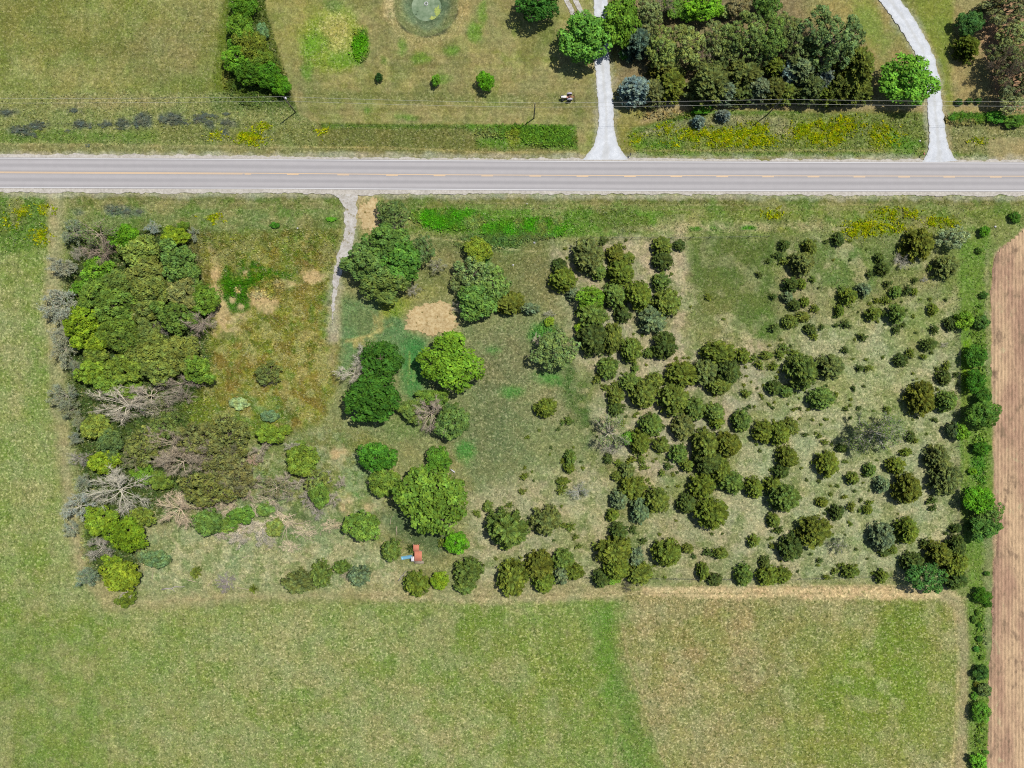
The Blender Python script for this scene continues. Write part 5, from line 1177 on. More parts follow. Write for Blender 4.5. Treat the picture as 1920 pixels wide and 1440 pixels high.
# ---- dead, half-dead and silvery ones: library, x, y, rx, ry, leaf colour, wood colour, hf
DWD = [
 ('deadleaf',185,440,44,34,(110,128,70),(176,164,156),1.0,None),('dead',196,472,36,30,(0,0,0),(160,146,138),1.1,None),('silver',140,437,24,24,(128,144,122),(168,164,160),1.0,None),('silver',124,502,38,24,(152,158,140),(188,186,178),1.0,None),('silver',115,568,42,38,(158,164,148),(192,190,184),1.0,None),('silver',122,655,30,34,(140,148,126),(176,174,166),1.0,None),('silver',118,625,24,24,(150,156,136),(186,184,176),1.0,None),('silver',124,742,34,26,(134,144,122),(170,168,160),1.0,None),('silver',134,768,26,18,(122,134,108),(164,160,150),1.0,None),
 ('dead',227,530,22,18,(0,0,0),(200,194,188),1.25,None),('dead',332,526,24,16,(0,0,0),(178,168,164),1.25,None),('dead',268,587,22,16,(0,0,0),(196,188,182),1.25,None),('twig',303,616,20,16,(150,150,140),(192,188,184),1.3,None),('dead',375,606,32,34,(0,0,0),(176,164,158),1.1,'brownish bare tree on the east edge of the wood'),('twig',338,720,40,22,(120,122,100),(180,170,164),1.1,None),('deadbig',238,760,66,34,(0,0,0),(206,200,192),1.0,'largest bleached deadfall sprawling across the wood'),('deadbig',278,742,56,26,(0,0,0),(196,188,180),1.0,None),('twig',150,860,24,18,(132,148,132),(182,178,174),1.1,None),('silver',142,822,16,15,(132,148,132),(176,172,168),1.0,None),
 ('deadbig',222,918,58,44,(0,0,0),(202,200,194),1.05,'pale spiky dead crown near the southwest of the wood'),('silver',148,950,32,26,(146,160,152),(196,194,192),1.0,None),('deadbig',327,832,48,34,(0,0,0),(186,174,160),1.2,None),('deadbig',342,866,54,30,(0,0,0),(186,176,164),1.2,None),('deadbig',338,955,42,36,(0,0,0),(212,196,178),1.0,'cream bare tree with fanned limbs on the wood margin'),('twig',190,1028,34,26,(142,146,136),(182,178,174),1.0,None),('silver',168,1078,30,24,(122,142,122),(166,166,162),1.0,None),('dead',240,1108,20,16,(0,0,0),(206,200,192),1.1,None),
 ('silver',288,427,16,15,(150,166,160),(188,188,188),1.0,None),('silver',362,440,12,14,(130,142,128),(170,168,166),.9,None),
 ('dead',489,845,22,22,(0,0,0),(178,170,158),1.0,None),('dead',474,862,18,12,(0,0,0),(206,182,170),1.0,None),('dead',550,838,18,15,(0,0,0),(194,192,184),1.0,None),('dead',445,858,16,22,(0,0,0),(196,188,182),1.0,None),('deadleaf',518,915,36,26,(116,118,74),(180,170,156),1.0,None),('dead',465,930,16,14,(0,0,0),(200,186,172),1.0,None),('twig',596,960,14,18,(130,132,122),(186,182,180),1.0,None),('dead',605,895,24,18,(0,0,0),(184,180,174),1.0,None),('dead',575,935,18,16,(0,0,0),(184,180,174),1.0,None),('twig',492,1008,16,20,(150,150,140),(206,202,196),1.0,None),('dead',448,1012,22,20,(0,0,0),(202,198,190),1.0,None),('dead',443,985,16,10,(0,0,0),(222,208,190),1.0,None),('dead',624,935,18,16,(0,0,0),(186,180,174),.9,None),
 ('dead',430,930,20,16,(0,0,0),(196,184,170),.9,None),('dead',478,905,20,18,(0,0,0),(186,176,164),.9,None),('twig',540,930,18,14,(126,130,90),(186,180,172),.9,None),('dead',415,1000,20,14,(0,0,0),(204,196,186),.8,None),('dead',470,985,18,16,(0,0,0),(208,202,192),.8,None),('twig',520,955,16,12,(120,126,84),(190,184,176),.8,None),('dead',560,905,16,14,(0,0,0),(190,184,176),.9,None),('dead',640,905,14,14,(0,0,0),(188,182,174),.8,None),('twig',508,1015,14,12,(140,146,110),(204,198,190),.8,None),('twig',650,1078,14,10,(130,136,96),(190,180,168),.8,None),('dead',700,905,14,10,(0,0,0),(186,176,168),.8,None),('deadleaf',300,770,30,24,(104,116,66),(178,170,160),1.1,None),('deadleaf',430,846,30,24,(108,114,70),(172,162,152),1.2,None),('dead',396,872,28,22,(0,0,0),(176,166,154),1.3,None),('deadleaf',448,905,28,24,(112,114,76),(178,168,156),1.2,None),('dead',312,862,28,22,(0,0,0),(180,170,158),1.3,None),('silver',160,905,24,20,(136,146,126),(180,176,170),1.0,None),('silver',136,990,18,18,(140,150,130),(184,180,174),1.0,None),('twig',345,745,24,16,(116,120,92),(176,166,160),1.1,None),('silver',148,690,18,20,(132,142,120),(170,166,160),1.0,None),('silver',150,790,18,18,(128,138,114),(168,164,156),1.0,None),('dead',218,560,20,16,(0,0,0),(178,172,166),1.4,None),('dead',362,650,18,14,(0,0,0),(184,176,168),1.4,None),('twig',150,475,20,16,(136,144,122),(182,178,172),1.0,None),('deadbig',372,842,38,26,(0,0,0),(178,168,156),1.25,None),('dead',410,895,30,22,(0,0,0),(180,170,158),1.25,None),('dead',290,815,26,20,(0,0,0),(186,178,168),1.2,None),('deadleaf',250,860,26,22,(108,116,66),(176,168,158),1.2,None),('dead',400,945,26,18,(0,0,0),(190,180,166),1.1,None),('dead',460,880,20,18,(0,0,0),(186,176,166),1.0,None),('dead',536,900,22,18,(0,0,0),(184,176,166),.9,None),('dead',588,948,18,14,(0,0,0),(192,186,178),.8,None),('deadbig',448,1000,26,18,(0,0,0),(224,214,198),.5,None),('deadbig',490,990,24,18,(0,0,0),(222,214,200),.5,None),('deadbig',530,975,28,18,(0,0,0),(222,210,188),.4,None),('deadbig',470,958,24,16,(0,0,0),(216,206,190),.5,None),('deadbig',570,995,26,16,(0,0,0),(214,204,182),.4,None),('deadbig',430,955,22,18,(0,0,0),(214,200,184),.6,None),('deadbig',620,985,22,14,(0,0,0),(212,200,176),.4,None),('deadbig',545,1025,22,14,(0,0,0),(210,200,178),.35,None),('deadbig',505,935,24,18,(0,0,0),(204,194,178),.6,None),('twig',426,1093,24,20,(142,134,146),(158,150,158),.9,'purplish-grey bare bush on the southern lot edge'),('dead',664,700,34,22,(0,0,0),(208,204,198),1.1,'whitish bare tree leaning left of the dark green pair'),('dead',680,672,20,26,(0,0,0),(196,196,192),1.1,None),('deadbig',808,775,36,34,(0,0,0),(190,178,170),1.1,'pinkish-grey half-dead tree below the bright dome tree'),('dead',788,762,22,18,(0,0,0),(200,192,184),1.1,None),
 ('deadleaf',820,500,20,18,(124,130,96),(178,174,168),1.0,None),('dead',740,425,20,22,(0,0,0),(190,186,180),1.1,None),('twig',868,575,22,18,(122,134,92),(182,178,176),1.0,None),('twig',776,545,18,14,(122,128,92),(176,174,172),1.0,None),('dead',684,470,22,12,(0,0,0),(196,190,184),1.1,None),
 ('deadleaf',1144,812,34,40,(132,150,82),(190,186,180),1.1,'grey-twigged half-bare tree at the edge of the green lawn'),('twig',1150,836,22,18,(132,142,90),(188,184,182),1.0,None),('twig',1086,921,22,20,(120,148,80),(180,182,188),1.0,None),('deadleaf',1640,811,58,36,(112,136,68),(186,184,186),1.0,'widest grey-limbed tree alone in the right pasture'),('deadleaf',1612,815,34,38,(76,98,48),(150,148,150),1.0,None),('deadleaf',1668,806,32,32,(106,134,64),(186,184,188),1.0,None),
 ('twig',1690,490,18,16,(160,162,136),(204,200,194),1.0,None),('twig',1733,524,7,6,(140,142,146),(184,184,190),1.0,None),('twig',1770,646,10,6,(150,150,130),(198,194,190),1.0,None),('deadleaf',1572,1022,18,19,(98,112,54),(176,174,180),1.0,None),('dead',1007,636,10,16,(0,0,0),(220,212,198),1.0,None),('deadleaf',1322,92,22,28,(126,118,100),(176,150,140),1.4,None),('deadleaf',1500,60,22,22,(150,140,110),(190,170,158),1.4,None),('deadleaf',1246,14,24,20,(140,134,110),(176,168,160),1.4,None),('twig',1030,590,14,10,(140,160,96),(182,182,174),.9,None),('twig',1176,1100,10,14,(70,80,60),(120,114,108),1.0,None),('twig',500,712,20,14,(90,94,78),(122,116,118),.9,None),('deadleaf',1880,130,30,40,(108,96,84),(130,108,98),1.6,None),
]
for (lib, x, y, rx, ry, c, wc, hf, lab) in DWD:
    low = lib in ('twig', 'silver')
    nm = {'silver': 'silver_shrub', 'twig': 'bare_shrub', 'dead': 'dead_tree', 'deadbig': 'dead_tree', 'deadleaf': 'dying_tree'}[lib]
    plant(lib, nm, lib, x, y, rx * 1.05, ry * 1.05, c, hf, wc, label=lab, word={'silver': 'silvery shrub', 'twig': 'twiggy shrub', 'dead': 'bare tree', 'deadbig': 'bare tree', 'deadleaf': 'half-bare tree'}[lib], cat='shrub' if low else 'tree', group='bare and silvery growth')
# ---- low bluish weeds along the northern verge
for (x, y, rx, ry) in ((12,210,16,7),(34,242,18,8),(48,250,12,6),(70,234,18,8),(138,207,13,7),(150,232,20,9),(195,232,12,8),(228,231,16,8),(262,228,13,14),(275,220,9,8),(306,224,14,11),(330,219,15,11),(348,231,8,6),(371,222,11,9),(391,230,13,8),(423,230,14,7),(418,246,7,7),(66,255,8,6),(212,394,12,8),(238,396,10,10),(262,396,10,7),(165,274,7,5),(206,232,8,5),(381,216,11,7),(395,216,11,4),(321,222,10,7),(73,237,7,5),(225,241,11,4),(341,225,12,4),(404,218,8,7),(391,229,8,7),(127,244,8,4),(387,216,10,7),(65,237,12,4),(424,213,13,5),(394,218,7,4),(62,250,11,4),(254,232,8,7),(34,238,13,4),(309,222,11,4),(28,245,11,5),(329,232,11,4),(57,246,8,5),(270,222,9,4),(382,217,11,6),(201,233,11,4),(169,238,7,7),(53,238,9,6)):
    plant('weed', 'weed_clump', 'weed', x, y, rx * .95, ry * .85, (86, 95, 86), .35, label=None, word='bluish weed clump', cat='weeds', group='bluish weed clumps on the road verge')
# ---------------------------------------------------------------- ground cover with real height
def on_hard(x, y):
    """road, drives, sand, pond and tilled soil carry no grass"""
    bad = (y > rtop(x) - 9) & (y < rbot(x) + 11)
    for pts, w in (([(1126, -90), (1128, 100), (1136, 190), (1137, 260), (1136, 302)], 31), ([(1622, -60), (1684, 20), (1715, 65), (1738, 110), (1750, 160), (1754, 210), (1760, 305)], 34),
                   ([(652, 356), (657, 400), (655, 450), (636, 500), (628, 540)], 24), ([(1040, -70), (1070, 0), (1094, 40), (1118, 72)], 26)):
        bad |= sd_line(x, y, pts, w) < 0
    bad |= ((x - 812) / 46) ** 2 + ((y - 600) / 29) ** 2 < 1
    bad |= ((x - 694) / 22) ** 2 + ((y - 402) / 26) ** 2 < 1
    bad |= ((x - 798) / 44) ** 2 + ((y - 8) / 48) ** 2 < 1
    bad |= x > np.interp(y, [418, 440, 474, 560, 1560], [1930, 1905, 1864, 1856, 1850]) + (y < 425) * 1e6
    return bad

def tufts(name, x, y, h, col, blades, width, label, lean=.8, seed=0, kind='stuff'):
    r = np.random.default_rng(seed)
    n = len(x)
    base = np.stack([(x - 960) * S, (720 - y) * S, np.zeros(n) - .04], 1)
    c = np.repeat(base[:, None, :], blades, 1); hh = np.repeat(h[:, None], blades, 1) * r.uniform(.6, 1.3, (n, blades))
    a = r.random((n, blades)) * 6.283
    d = np.stack([np.cos(a) * lean, np.sin(a) * lean, np.ones_like(a) * r.uniform(.45, 1.0, a.shape)], -1); d = unit(d)
    c = c + d * hh[..., None] * .5 + r.normal(0, .3, c.shape) * h[:, None, None] * np.array([1, 1, .1])
    nrm = np.stack([-np.cos(a) + r.normal(0, .4, a.shape), -np.sin(a) + r.normal(0, .4, a.shape), np.ones_like(a) * 1.1], -1)
    V, F = leaves(c.reshape(-1, 3), d.reshape(-1, 3), nrm.reshape(-1, 3), hh.ravel(), (hh * width).ravel())
    cc = np.repeat(col, blades * 4, 0)
    v = np.repeat(np.clip(1 + r.normal(0, .22, n * blades), .4, 1.7), 4)
    me = make_mesh(name, V, F, M_GRASS, {'Col': cc, 'v': v})
    return obj(name, me, kind=kind, label=label)

g = np.random.default_rng(11)
nc_ = 560000
x = g.uniform(-60, 1980, nc_); y = g.uniform(-60, 1500, nc_)
d_ = sample(tden, x, y) * (0.55 + .9 * fbm(x / 14, y / 14, 66, 3))
ok = (g.random(nc_) < d_ * .62) & ~on_hard(x, y)
x, y = x[ok], y[ok]
h = sample(thei, x, y) * g.uniform(.75, 1.5, len(x))
col = sample(rgb, x, y) * 1.75
dry = (g.random(len(x)) < .22)[:, None]
col = np.where(dry, col * .5 + G(206, 200, 156) * .75, col * g.uniform(.7, 1.2, (len(x), 1)))
print('tufts', len(x))
tufts('grass', x, y, h, col, 3, .42, 'rough grass and weeds over fields and verges')

fl_x, fl_y, fl_s = [], [], []
for (cx, cy, rx, ry, n) in ((1345,258,42,14,900),(1408,254,30,22,1000),(1255,242,14,8,120),(1293,250,14,10,200),(1540,250,46,20,1300),(1580,232,34,9,420),(1655,252,26,20,420),(1440,262,20,10,160),(1195,262,6,10,60),(1264,268,8,5,60),(1500,250,14,16,200),
                           (468,259,18,10,420),(406,254,6,5,70),(44,395,8,7,120),(83,393,6,8,110),(76,442,8,14,160),(492,236,8,5,60),(398,409,12,5,110),(605,245,7,5,40),(1640,424,60,6,420),(1670,402,26,8,260),(1765,418,26,6,300),(1640,433,40,4,260),(1600,436,20,4,120),(1712,400,12,6,100),(1450,402,12,6,90),(1836,264,8,5,50),(15,420,14,16,90)):
    n = int(n * .85); t = g.random(n) * 6.283; q = np.sqrt(g.random(n))
    fl_x.append(cx + rx * q * np.cos(t) + g.normal(0, 10, n)); fl_y.append(cy + ry * q * np.sin(t) + g.normal(0, 4.5, n))
fx_ = np.concatenate(fl_x); fy_ = np.concatenate(fl_y)
ok = ~on_hard(fx_, fy_) & (fbm(fx_ / 9, fy_ / 6, 91, 3) > .44); fx_, fy_ = fx_[ok], fy_[ok]
fc = np.tile(G(204, 206, 28), (len(fx_), 1)) * g.uniform(.7, 1.5, (len(fx_), 1)) * np.where(g.random((len(fx_), 1)) < .45, [[.5, .72, .8]], [[1, 1, 1]])
tufts('yellow_wildflowers', fx_, fy_, g.uniform(.25, .6, len(fx_)), fc, 4, .55, 'yellow wildflower drifts on the road verges', .9, 3)

# rank green weeds: bands south of the road, east strip, ditch
wx, wy = [], []
for (cx, cy, rx, ry, n) in ((850,412,58,16,1300),(980,432,76,17,1700),(800,405,30,10,300),(1020,425,40,13,600),(980,246,90,9,420),(1030,262,50,12,260),(1820,224,50,8,500),(1835,640,12,80,90),(1838,860,12,60,120),(1838,1400,9,50,70),(1840,1180,9,50,40),(1250,215,60,6,160),(676,84,12,30,300),(470,535,60,22,900),(1028,628,26,22,260),(912,455,60,10,360),(478,150,60,50,700),(260,560,130,110,2200),(260,720,120,90,1300),(300,860,150,90,1800),(210,1010,60,80,600),(440,900,70,70,500),(1210,60,60,60,300)):
    t = g.random(n) * 6.283; q = np.sqrt(g.random(n))
    wx.append(cx + rx * q * np.cos(t) + g.normal(0, 2, n)); wy.append(cy + ry * q * np.sin(t) + g.normal(0, 2, n))
wx = np.concatenate(wx); wy = np.concatenate(wy); ok = ~on_hard(wx, wy); wx, wy = wx[ok], wy[ok]
wc_ = sample(rgb, wx, wy) * g.uniform(1.2, 2.1, (len(wx), 1))
tufts('rank_weeds', wx, wy, g.uniform(.4, .85, len(wx)), wc_, 5, .5, 'rank leafy green weeds in dense patches', .9, 5)

# dark low tufts along the furrows of the tilled field, strengthening its row lines
sx_, sy_ = [], []
for rr_ in np.arange(math.ceil(1850 * S / .9) * .9 / S, 2000, .90 / S):
    yy_ = np.arange(430, 1500, 2.2) + g.uniform(-.8, .8)
    k_ = g.random(len(yy_)) < (.55 + .5 * fbm(np.full_like(yy_, rr_ / 20), yy_ / 40, 12))
    sx_.append(np.full(k_.sum(), rr_ + .45 / S)); sy_.append(yy_[k_])
sx_ = np.concatenate(sx_) + g.normal(0, .4, sum(map(len, sx_))); sy_ = np.concatenate(sy_)
ok = sx_ > np.interp(sy_, [418, 440, 474, 560, 1560], [1936, 1912, 1872, 1864, 1860]); sx_, sy_ = sx_[ok], sy_[ok]
tufts('furrow_tufts', sx_, sy_, g.uniform(.12, .24, len(sx_)), np.tile(G(92, 78, 56), (len(sx_), 1)) * g.uniform(.7, 1.3, (len(sx_), 1)), 2, .4, 'dark low tufts in rows on the tilled field', .9, 8)

# ---------------------------------------------------------------- man-made things
M_POLE = simple('weathered_pole', tuple(G(128, 118, 106)), .9, .25, 3)
M_WIRE = simple('aluminium_wire', tuple(G(226, 224, 216)), .5, .05, 3, 0.2)
M_CERAM = simple('grey_porcelain', (.5, .5, .52), .4, .1)
M_STEELDK = simple('dark_steel', (.06, .06, .065), .6, .3, 5)
poles = {}
def utility_pole(pxb, pyb, label, extra=False, hz=9.6):
    x, y, _ = P(pxb, pyb)
    e = empty('utility_pole', (x, y, 0), label=label, category='utility pole', group='utility poles along the road')
    m = MB(); m.tube([(0, 0, -.4), (0, 0, hz * .5), (0, 0, hz)], [.17, .145, .11], 10); obj('shaft', m.mesh('pole_shaft', M_POLE, True), e)
    m = MB(); m.tube([(0, 0, hz), (0, 0, hz + .10), (0, 0, hz + .2), (0, 0, hz + .28)], [.05, .09, .06, .04], 8); obj('insulator', m.mesh('pole_insulator', M_CERAM), e)
    m = MB(); m.tube([(0, -.12, hz - 1.8), (0, -.24, hz - 1.8)], .035, 6); obj('bracket', m.mesh('pole_bracket', M_STEELDK), e)
    if extra:
        m = MB(); m.tube([(.28, .1, hz - 1.4), (.28, .1, hz - .6)], [.2, .2], 12); tr = obj('transformer', m.mesh('pole_transformer', M_CERAM), e)
        m = MB(); m.tube([(.28, .1, hz - .6), (.28, .1, hz - .4)], [.05, .03], 8); obj('bushing', m.mesh('pole_bushing', M_CERAM), tr)
    return (x, y, hz)
pp = [utility_pole(-60, 214, 'utility pole beyond the left edge of the picture'), utility_pole(554, 210.5, 'pale utility pole at the corner of the mown lawn', True),
      utility_pole(1001, 221.5, 'utility pole standing on the mown lawn west of the straight drive'), utility_pole(1439, 215, 'utility pole in front of the windbreak evergreens'), utility_pole(1990, 220, 'utility pole beyond the right edge of the picture')]
def wire(zoff, yoff, label):
    m = MB()
    e = empty('power_line', (pp[0][0], pp[0][1], pp[0][2]), label=label, category='power line', group='overhead power lines')
    for a, b in zip(pp[:-1], pp[1:]):
        pts = []
        for t in np.linspace(0, 1, 13):
            p = np.array(a) * (1 - t) + np.array(b) * t
            pts.append((p[0] - pp[0][0], p[1] - pp[0][1] + yoff, p[2] - pp[0][2] + zoff - .9 * 4 * t * (1 - t) * .5))
        m = MB(); m.tube(pts, .021, 5); obj('span', m.mesh('wire_span', M_WIRE), e)
wire(.3, 0, 'upper overhead wire running along the north side of the road')
wire(-1.8, -.24, 'lower overhead wire running along the north side of the road')

# tractor with rear blade
M_TYRE = simple('black_rubber', (.018, .018, .02), .85, .3, 8)
M_CREAM = simple('cream_paint', (.62, .58, .52), .45, .12, 5)
M_RED = simple('faded_red_paint', (.30, .10, .07), .5, .25, 5)
M_GREYM = simple('grey_fender', (.30, .28, .32), .5, .2, 5)
M_BLKP = simple('black_paint', (.03, .03, .03), .6, .2, 5)
M_RUSTB = simple('rusty_blade', (.10, .055, .035), .8, .4, 4)
tx, ty, _ = P(1063.5, 184.2)
tr = empty('tractor', (tx, ty, 0), label='small old tractor with cream hood and rear blade parked on the lawn', category='tractor')
tr.rotation_euler = (0, 0, math.radians(180 + 4))
def part(name, mb, mat, parent=None, smooth=False):
    return obj(name, mb.mesh(name, mat, smooth), parent or tr)
m = MB(); m.box(.25, 1.62, -.26, .26, .72, 1.22, .07); part('hood', m, M_CREAM)
m = MB(); m.box(1.62, 1.70, -.24, .24, .62, 1.18, .02); part('grille', m, M_BLKP)
m = MB(); m.box(-.85, 1.55, -.20, .20, .42, .74, .05); part('chassis', m, M_RED)
m = MB(); m.box(-.95, -.35, -.34, .34, .50, .88, .06); part('rear_housing', m, M_RED)
m = MB(); m.tube([(1.25, -.62, .34), (1.25, .62, .34)], .05, 8); part('front_axle', m, M_BLKP)
for sgn in (-1, 1):
    m = MB(); m.wheel((-.55, sgn * .72, .66), .17, .66, .34, 26)
    t_ = part('rear_wheel', m, M_TYRE)
    m = MB(); m.tube([(-.55, sgn * .72 - .1, .66), (-.55, sgn * .72 + .1, .66)], .345, 16); part('rim', m, M_GREYM, t_)
    m = MB(); m.wheel((1.25, sgn * .60, .34), .10, .34, .19, 20)
    t_ = part('front_wheel', m, M_TYRE)
    m = MB(); m.tube([(1.25, sgn * .60 - .07, .34), (1.25, sgn * .60 + .07, .34)], .195, 14); part('rim', m, M_GREYM, t_)
    m = MB(); n_ = 9
    v_ = []
    for q in range(n_):
        a = math.radians(25 + 130 * q / (n_ - 1))
        for yy in (sgn * .53, sgn * .93):
            for rr_ in (.72, .755):
                v_.append((-.55 + rr_ * math.cos(a), yy, .66 + rr_ * math.sin(a)))
    f_ = []
    for q in range(n_ - 1):
        b = q * 4; f_ += [(b, b + 4, b + 6, b + 2), (b + 1, b + 3, b + 7, b + 5), (b, b + 1, b + 5, b + 4), (b + 2, b + 6, b + 7, b + 3)]
    m.add(v_, f_); part('fender', m, M_GREYM)
m = MB(); m.box(-.72, -.34, -.24, .24, 1.0, 1.08, .03); m.box(-.80, -.70, -.24, .24, 1.05, 1.34, .03); part('seat', m, M_RUSTB)
m = MB(); m.tube([(.30, 0, 1.15), (.02, 0, 1.42)], .025, 6); sw = part('steering_column', m, M_BLKP)
m = MB(); pts = [(.02 + .19 * math.cos(t) * .7, .19 * math.sin(t), 1.42 + .19 * math.cos(t) * .7) for t in np.linspace(0, 6.283, 15)]; m.tube(pts, .02, 5, False); part('steering_wheel', m, M_BLKP, sw)
m = MB(); m.tube([(1.2, .1, 1.2), (1.2, .1, 1.75)], .03, 8); part('exhaust_pipe', m, M_BLKP)
for sgn in (-1, 1):
    m = MB(); m.tube([(-.9, sgn * .25, .5), (-1.75, sgn * .12, .45)], .035, 6); part('hitch_arm', m, M_RED)
m = MB(); m.tube([(-.9, 0, .95), (-1.45, 0, .75), (-1.8, 0, .5)], .04, 6); part('top_link', m, M_RED)
m = MB()
bl = []
for yy in (-.95, .95):
    for q in range(5):
        a = math.radians(-40 + 20 * q); bl += [(-1.95 + .12 * math.cos(a) - .1, yy, .35 + .35 * math.sin(a)), (-1.99 + .12 * math.cos(a) - .1, yy, .35 + .35 * math.sin(a))]
f_ = []
for q in range(4):
    f_ += [(2*q, 2*q+2, 10+2*q+2, 10+2*q), (2*q+1, 10+2*q+1, 10+2*q+3, 2*q+3)]
f_ += [(0, 10, 11, 1), (8, 9, 19, 18)]
m.add(bl, f_); part('rear_blade', m, M_RUSTB)

# playset with slide
M_DECK = simple('sun_bleached_red_boards', tuple(G(240, 148, 116)), .8, .14, 6)
M_SLIDE = simple('light_blue_plastic', tuple(G(146, 212, 244)), .35, .05, 2)
M_PANEL = simple('white_panel', tuple(G(236, 232, 236)), .6, .06)
M_TIMB = simple('weathered_timber', tuple(G(188, 172, 150)), .9, .2, 6)
bx_, by_, _ = P(785, 1037)
ps = empty('playset', (bx_, by_, 0), label='faded red wooden playset with a light blue slide', category='playset')
def lp(px, py): return ((px - 785) * S * .99, (1037 - py) * S * .99)
HZ = 1.35
x0, y1 = lp(778.5, 1031); x1, y0 = lp(792.3, 1049.6)
nb_ = 7
for q in range(nb_):
    a = x0 + (x1 - x0) * q / nb_; b = x0 + (x1 - x0) * (q + 1) / nb_ - .018
    m = MB(); m.box(a, b, y0, y1, HZ + .003 * (q % 3), HZ + .05 + .004 * (q % 2)); part('deck_board', m, M_DECK, ps)
u0, v0 = lp(776.5, 1030.8); u1, v1 = lp(787.5, 1018.5)
for q in range(5):
    a = u0 + (u1 - u0) * q / 5; b = u0 + (u1 - u0) * (q + 1) / 5 - .018
    m = MB(); m.box(a, b, v0, v1, HZ + .25 + .003 * (q % 2), HZ + .30 + .004 * (q % 2)); part('roof_board', m, M_DECK, ps)
for (cx, cy) in ((x0, y0), (x1, y0), (x0, y1), (x1, y1), (u0, v1), (u1, v1)):
    m = MB(); m.box(cx - .05, cx + .05, cy - .05, cy + .05, -.1, HZ + .22); part('post', m, M_TIMB, ps)
for (a, b, c_, d__) in ((x0, x1, y0 - .055, y0 - .005), (x0, x1, y1 + .055, y1 + .105)):
    m = MB(); m.box(a, b, c_, d__, HZ - .16, HZ - .02); part('rail', m, M_TIMB, ps)
w0, z0_ = lp(772, 1050); w1, z1_ = lp(777.6, 1041.5)
m = MB(); m.box(w0, w1, z0_, z1_, HZ - .5, HZ + .06, .02); part('side_panel', m, M_PANEL, ps)
sA = np.array(lp(775, 1040.5)); sB = np.array(lp(752.5, 1046.5)); dv = unit(sB - sA); nv = np.array([-dv[1], dv[0]])
prof = [(-.42, .16), (-.36, .16), (-.32, .0), (.32, .0), (.36, .16), (.42, .16), (.40, -.03), (-.40, -.03)]
v_ = []; ns = 9
for q in range(ns):
    t = q / (ns - 1); zc = (HZ - .05) * (1 - t) ** 1.25 + .14
    for (o_, hz_) in prof:
        p = sA + (sB - sA) * t + nv * o_; v_.append((p[0], p[1], zc + hz_))
f_ = []
for q in range(ns - 1):
    for k in range(8):
        j = (k + 1) % 8; f_.append((q * 8 + k, q * 8 + j, (q + 1) * 8 + j, (q + 1) * 8 + k))
f_ += [tuple(range(8)), tuple((ns - 1) * 8 + k for k in range(7, -1, -1))]
m = MB(); m.add(v_, f_); part('slide', m, M_SLIDE, ps)
b0 = lp(777.5, 1056); b1 = lp(795, 1051.5)
for q in range(2):
    a = b0[1] + (b1[1] - b0[1]) * q / 2; b = b0[1] + (b1[1] - b0[1]) * (q + 1) / 2 - .03
    m = MB(); m.box(b0[0], b1[0], a, b, .40, .45); part('bench_board', m, M_TIMB, ps)
for xx in (b0[0] + .15, b1[0] - .15):
    m = MB(); m.box(xx - .05, xx + .05, b0[1] + .05, b1[1] - .08, -.05, .398); part('bench_leg', m, M_TIMB, ps)

# fences: posts and wires
def fence(pts, label, gap=33):
    pts = np.array(pts, float); t = np.concatenate([[0], np.cumsum(np.hypot(*np.diff(pts, axis=0).T))])
    tt = np.linspace(0, t[-1], int(t[-1] / gap) + 1)
    xs = np.interp(tt, t, pts[:, 0]); ys = np.interp(tt, t, pts[:, 1])
    W_ = [np.array(P(a, b)) for a, b in zip(xs, ys)]
    e = empty('wire_fence', tuple(W_[0]), label=label, category='fence')
    me = None
    for p in W_:
        if me is None:
            mb = MB(); mb.tube([(0, 0, -.3), (0, 0, 1.25)], [.075, .065], 7); me = mb.mesh('fence_post', M_POLE)
        o = obj('post', me, e, tuple(p - W_[0])); o.rotation_euler = (rng.normal(0, .04), rng.normal(0, .04), 0)
    for zz_ in (.35, .75, 1.12):
        mb = MB(); mb.tube([tuple(p - W_[0] + np.array([0, 0, zz_ + rng.normal(0, .02)])) for p in W_], .014, 3); obj('wire', mb.mesh('fence_wire', M_STEELDK), e)
fence([(1100, 1082), (1250, 1084), (1450, 1086), (1640, 1080), (1800, 1090)], 'wire fence along the southern edge of the cedar pasture')
fence([(1797, 560), (1795, 700), (1794, 850), (1794, 1010)], 'wire fence up the eastern side of the cedar pasture')
fence([(1112, 446), (1140, 446.5), (1250, 447), (1440, 444)], 'wire fence along the northern edge of the cedar pasture')

# fallen wood
M_LOG = simple('bleached_log', tuple(G(206, 190, 158)), .9, .2, 4)
M_LOGG = simple('grey_log', tuple(G(190, 180, 170)), .9, .2, 4)
def log(x0, y0, x1, y1, r, label, forks=0, grey=False, cat='log', name='fallen_log'):
    A = np.array(P(x0, y0)); B = np.array(P(x1, y1)); L = np.linalg.norm(B - A); d = (B - A) / L; nn = np.array([-d[1], d[0], 0])
    e = empty(name, tuple(A), label=label, category=cat, group='fallen branches')
    pts = [np.array([0, 0, r])]; k = 5
    for q in range(1, k + 1):
        pts.append(d * L * q / k + nn * float(rng.normal(0, .035 * L)) + np.array([0, 0, r + .05 + .12 * (q % 2)]))
    m = MB(); m.tube(pts, list(np.linspace(r, r * .4, k + 1)), 7); obj('trunk', m.mesh('log_trunk', M_LOGG if grey else M_LOG), e)
    for q in range(forks):
        b = pts[2 + q % 3]; sd = 1 if q % 2 else -1
        ln = L * float(rng.uniform(.2, .4)); e2 = b + (d * .7 + nn * sd * .8) * ln
        mm = b + (d * .8 + nn * sd * .5) * ln * .5 + np.array([0, 0, .1])
        m = MB(); m.tube([b, mm, e2], [r * .5, r * .35, r * .15], 6); obj('branch', m.mesh('log_branch', M_LOGG if grey else M_LOG), e)
